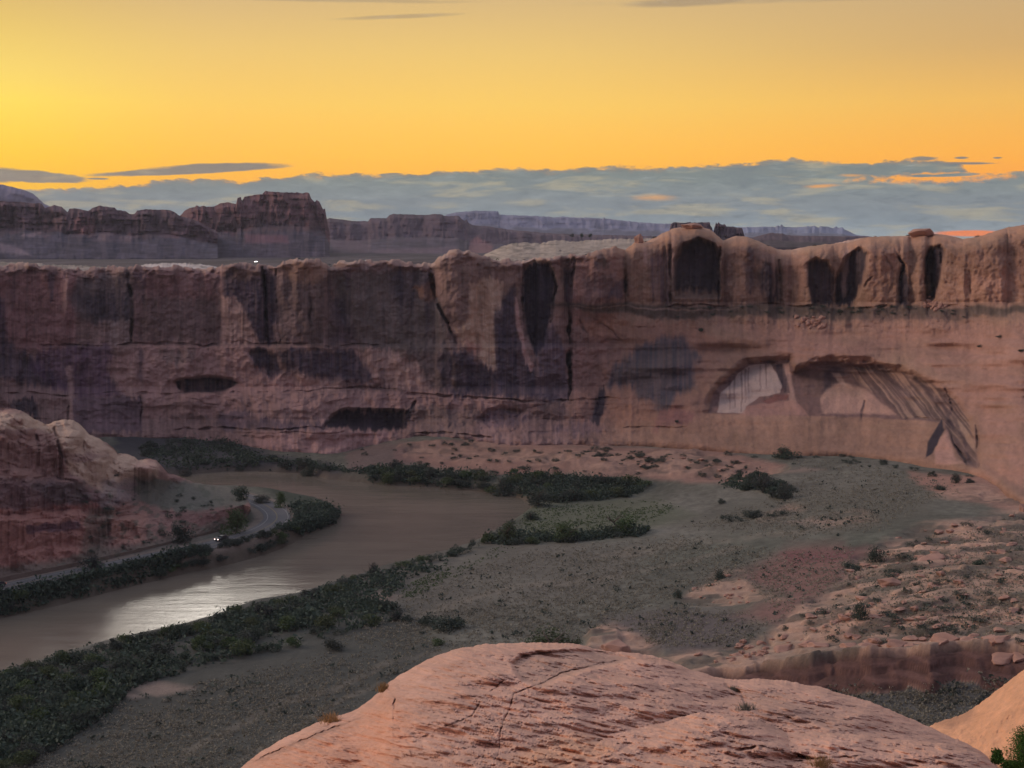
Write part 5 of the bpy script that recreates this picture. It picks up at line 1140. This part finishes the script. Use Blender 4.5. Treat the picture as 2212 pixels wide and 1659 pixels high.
# three far trees on the low ridge
for k, (u_, lab) in enumerate(((1235,'left of three far lone trees on the low ridge'), (1257,'middle one of three far lone trees on the low ridge'), (1275,'right one of three far lone trees on the low ridge'))):
    x, y, z = at_depth(u_, 512, 2300.); put_tree((float(x), float(y), float(z)), 'dark', 8, 8.5, lab, 'far trees on the ridge')
# ------------------------------------------------------------------ sky
W = bpy.data.worlds.new('World'); S.world = W; W.use_nodes = True
nt = NT(W.node_tree); W.node_tree.nodes.clear()
out = nt.new('ShaderNodeOutputWorld'); bg = nt.new('ShaderNodeBackground'); nt.l.new(bg.outputs[0], out.inputs[0])
g = nt.new('ShaderNodeTexCoord').outputs['Generated']; sp = nt.new('ShaderNodeSeparateXYZ'); nt.l.new(g, sp.inputs[0])
x_, y_, z_ = sp.outputs
E = nt.m('MULTIPLY', nt.m('ARCSINE', z_), 57.29578); AZ = nt.m('MULTIPLY', nt.m('ARCTAN2', x_, y_), 57.29578)
def ae(u, v):
    a, b, c = ray(u, v); return math.degrees(math.atan2(a, b)), math.degrees(math.atan2(c, math.hypot(a, b)))
def epos(e): return (e+5)/95
ep = nt.m('DIVIDE', nt.m('ADD', E, 5), 95.0, clamp=True)
H = .5
def sramp(cols): return nt.ramp(ep, [(epos(e), lin(*c)*H*k) for e, c, k in cols])
zen = (196, 190, 188)
left = sramp([(-5,(120,120,128),1),(1.8,(255,196,40),1.15),(3,(255,206,56),1.12),(5,(255,224,92),1.08),(6.0,(252,220,108),1.03),(7.4,(240,206,108),1),(9,(222,186,110),.98),(12,(228,206,170),1.1),(16,(226,214,196),1.3),(24,(205,204,210),1.2),(40,(186,186,194),.95),(90,(164,170,190),.8)])
cen = sramp([(-5,(120,120,128),1),(1.8,(255,178,56),1.15),(3,(255,190,72),1.15),(5,(250,202,98),1.08),(7,(238,198,116),1.03),(9,(218,184,128),1),(14,(205,188,166),1),(24,(192,192,200),1),(40,(182,184,194),.9),(90,(164,170,190),.8)])
rgt = sramp([(-5,(120,120,128),1),(1.8,(255,158,52),1.15),(3,(252,174,66),1.12),(5,(240,184,92),1.06),(7,(214,172,112),1),(9,(202,170,124),1),(14,(192,178,160),1),(24,(182,184,196),.95),(40,(180,182,192),.88),(90,(164,170,190),.8)])
east = sramp([(-5,(84,84,96),1),(2,(108,112,138),.85),(8,(138,128,150),.85),(16,(150,140,156),.8),(35,(154,152,170),.8),(90,(164,170,190),.8)])
c = nt.mix(nt.ss(-22, -10, AZ), left, cen); c = nt.mix(nt.ss(-2, 22, AZ), c, rgt)
c = nt.mix(nt.ss(45, 120, nt.m('ABSOLUTE', nt.m('ADD', AZ, 20))), c, east)
# clouds in direction space
pv = nt.comb(nt.m('MULTIPLY', AZ, 1.0), nt.m('MULTIPLY', E, 3.0), 0.0)
n1 = nt.noise(pv, .9, 7, .62); n2 = nt.noise(pv, .22, 4, .5); n3 = nt.noise(nt.comb(nt.m('MULTIPLY', AZ, .35), nt.m('MULTIPLY', E, 2.6), 4.0), .9, 6, .6, .4)
TOPL = [(-600,400),(0,415),(70,412),(160,407),(250,404),(310,402),(330,391),(400,390),(470,390),(530,396),(600,387),(650,380),(800,378),(900,377),(950,371),(1100,367),(1200,367),(1330,361),(1430,362),(1510,360),(1590,355),(1640,351),(1730,346),(1800,350),(1900,349),(2000,350),(2060,352),(2100,372),(2160,382),(2212,376),(2900,350)]
def azp(a): return (a+45)/90
er = nt.ramp(nt.m('DIVIDE', nt.m('ADD', AZ, 45.0), 90.0, clamp=True), [(azp(ae(u, v)[0]), (ae(u, v)[1]/10,)*3) for u, v in TOPL])
edge = nt.m('MULTIPLY', er, 10.0)
n5 = nt.noise(nt.comb(nt.m('MULTIPLY', AZ, 1.0), nt.m('MULTIPLY', E, 2.0), 2.0), 2.6, 5, .6)
lump0 = nt.m('MULTIPLY', nt.m('SUBTRACT', n5, .5), .34)
lump = nt.m('ADD', nt.m('ADD', lump0, nt.m('MULTIPLY', nt.m('SUBTRACT', n1, .5), .55)), nt.m('MULTIPLY', nt.m('SUBTRACT', n2, .5), .25))
cm = nt.ss(-.07, .05, nt.m('SUBTRACT', nt.m('ADD', edge, lump), E))
def ell(u, v, ru, rv, tilt=0, na=.6, soft=.35, nn=None):
    a0, e0 = ae(u, v); ka = math.degrees(ru/F); ke = math.degrees(rv/F)
    da = nt.m('SUBTRACT', AZ, a0); de = nt.m('SUBTRACT', nt.m('SUBTRACT', E, e0), nt.m('MULTIPLY', da, tilt))
    r2 = nt.m('ADD', nt.m('POWER', nt.m('ABSOLUTE', nt.m('DIVIDE', da, ka)), 2.0), nt.m('POWER', nt.m('ABSOLUTE', nt.m('DIVIDE', de, ke)), 2.0))
    q = nt.m('ADD', nt.m('SQRT', r2), nt.m('MULTIPLY', nt.m('SUBTRACT', nn or n1, .5), na*2)); return nt.m('SUBTRACT', 1.0, nt.ss(1-soft, 1+soft, q))
def sub(a, b): return nt.m('MULTIPLY', a, nt.m('SUBTRACT', 1.0, b))
hole = nt.m('MULTIPLY', ell(2030, 384, 118, 9, .02, 1.5, .6, nn=n5), .95)
hole = nt.m('MAXIMUM', hole, nt.m('MULTIPLY', ell(1845, 379, 24, 3, 0, 1.2, .8), .6)); hole = nt.m('MAXIMUM', hole, nt.m('MULTIPLY', ell(1768, 402, 28, 3, .03, 1.2, .8), .6))
hole = nt.m('MAXIMUM', hole, nt.m('MULTIPLY', ell(1412, 427, 34, 5, 0, 1.2, .9), .5))
low = ell(2100, 504, 70, 6, 0, .3, .3)
cm = sub(cm, hole)
for args in ((405, 369, 200, 7, .055, .35, .2), (470, 361, 130, 8, .04, .4, .25), (50, 381, 120, 12, -.03, .45, .15), (-60, 378, 120, 16, 0, .3, .2), (2060, 353, 75, 2.6, -.01, .5), (1994, 343, 28, 4.5, 0, .8), (2078, 341, 14, 2.5, 0, .8), (2155, 341, 9, 2, 0, .8), (2060, 378, 44, 3, .03, .9), (1990, 380, 26, 3, 0, .9), (850, 376, 22, 2.5, 0, .6), (210, 386, 22, 2, 0, .6)):
    cm = nt.m('MAXIMUM', cm, ell(*args))
for args, op in (((860, 36, 110, 4, .05, .5, .5), .45), ((1500, 3, 130, 8, .03, .6, .5), .55), ((1700, 0, 320, 5, 0, .5, .6), .3), ((700, 0, 240, 4, 0, .5, .6), .4)):
    cm = nt.m('MAXIMUM', cm, nt.m('MULTIPLY', ell(*args, nn=n3), op))
cl = nt.ramp(nt.m('DIVIDE', E, 4.0, clamp=True), [(0, lin(158,172,180)*H), (.08, lin(154,168,176)*H), (.18, lin(138,152,160)*H), (.38, lin(136,148,152)*H), (.6, lin(128,140,138)*H), (1, lin(120,122,120)*H)])
cl = nt.mix(nt.m('MULTIPLY', nt.ss(.48, .64, n3), .7), cl, lin(186,178,150)*H)
n4 = nt.noise(nt.comb(nt.m('MULTIPLY', AZ, .8), nt.m('MULTIPLY', E, 3.2), 9.0), 1.3, 6, .65, .5)
cl = nt.mix(nt.m('MULTIPLY', nt.ss(.5, .72, n4), .55), cl, lin(104,118,126)*H)
cl = nt.mix(nt.m('MULTIPLY', nt.ss(.5, .3, n4), .4), cl, lin(166,176,176)*H)
cl = nt.mix(nt.m('MULTIPLY', nt.ss(.45, .7, n2), .35), cl, lin(112,126,136)*H)
rimg = nt.m('MULTIPLY', nt.m('SUBTRACT', 1.0, nt.ss(0, .16, nt.m('SUBTRACT', nt.m('ADD', edge, lump), E))), .25)
cl = nt.mix(rimg, cl, lin(190,140,90)*H)
fw = nt.m('SUBTRACT', 1.0, nt.ss(55, 100, nt.m('ABSOLUTE', AZ)))
c = nt.mix(nt.m('MULTIPLY', cm, fw), c, cl)
c = nt.mix(low, c, lin(255,140,78)*H)
hz = nt.m('MULTIPLY', nt.m('SUBTRACT', 1.0, nt.ss(-2.5, -.6, E)), 1.0); c = nt.mix(hz, c, lin(96,90,96)*H)
bz = nt.m('MULTIPLY', ell(500, -400, 220, 190, .1, .3, .6, nn=n3), nt.ss(10.6, 12.5, E)); c = nt.mix(bz, c, lin(255,246,232)*8*H)  # extra bright sky patch above the view, added to make the river glint
# physical twilight sky adds its faint share of light
ns = nt.new('ShaderNodeTexSky', sky_type='NISHITA'); ns.sun_disc = False; ns.sun_elevation = math.radians(1.0); ns.sun_rotation = math.radians(-42); ns.air_density = 1.2; ns.dust_density = 2.0
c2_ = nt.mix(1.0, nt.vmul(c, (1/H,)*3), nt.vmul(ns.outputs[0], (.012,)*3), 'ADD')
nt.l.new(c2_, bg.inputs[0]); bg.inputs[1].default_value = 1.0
# ------------------------------------------------------------------ afterglow lamp (sun just below the horizon, very soft)
sl = bpy.data.lights.new('Sun', 'SUN'); sl.energy = 1.15; sl.angle = math.radians(22); sl.color = (1, .72, .56)
so = bpy.data.objects.new('Sun', sl); COL.objects.link(so)
az, el = math.radians(-80), math.radians(24)
from mathutils import Vector
d = Vector((math.sin(az)*math.cos(el), math.cos(az)*math.cos(el), math.sin(el))); so.rotation_euler = d.to_track_quat('Z', 'Y').to_euler(); so.location = (0, 0, 300)
# ------------------------------------------------------------------ haze
hm = bpy.data.materials.new('haze_air'); hm.use_nodes = True; hn = NT(hm.node_tree); hm.node_tree.nodes.clear()
oo = hn.new('ShaderNodeOutputMaterial'); pv_ = hn.new('ShaderNodeVolumePrincipled'); pv_.inputs['Color'].default_value = (.78, .82, .95, 1); pv_.inputs['Density'].default_value = 4.2e-5; pv_.inputs['Anisotropy'].default_value = .1
hn.l.new(pv_.outputs[0], oo.inputs['Volume'])
hb = MB(); hb.v = [(sx*9500, y2, z2) for z2 in (-30, 300) for sx, y2 in ((-1, -300), (1, -300), (1, 8600), (-1, 8600))]; hb.f = [(0,3,2,1),(4,5,6,7),(0,1,5,4),(1,2,6,5),(2,3,7,6),(3,0,4,7)]
ho = hb.build('haze', hm); tag(ho, kind='stuff')
# ------------------------------------------------------------------ camera
cd = bpy.data.cameras.new('Camera'); cam = bpy.data.objects.new('Camera', cd); COL.objects.link(cam); S.camera = cam
cam.location = (0, 0, CZ); cam.rotation_euler = (math.pi/2-PITCH, 0, 0); cd.sensor_width = 36; cd.lens = F/2212*36; cd.clip_end = 60000; cd.clip_start = .5
S.view_settings.view_transform = 'Standard'; S.view_settings.look = 'None'; S.view_settings.exposure = 0; S.view_settings.gamma = 1
S.cycles.use_adaptive_sampling = True; S.cycles.adaptive_threshold = .02; S.cycles.max_bounces = 5; S.cycles.diffuse_bounces = 3; S.cycles.volume_bounces = 0; S.cycles.use_denoising = True; S.cycles.sample_clamp_indirect = 6
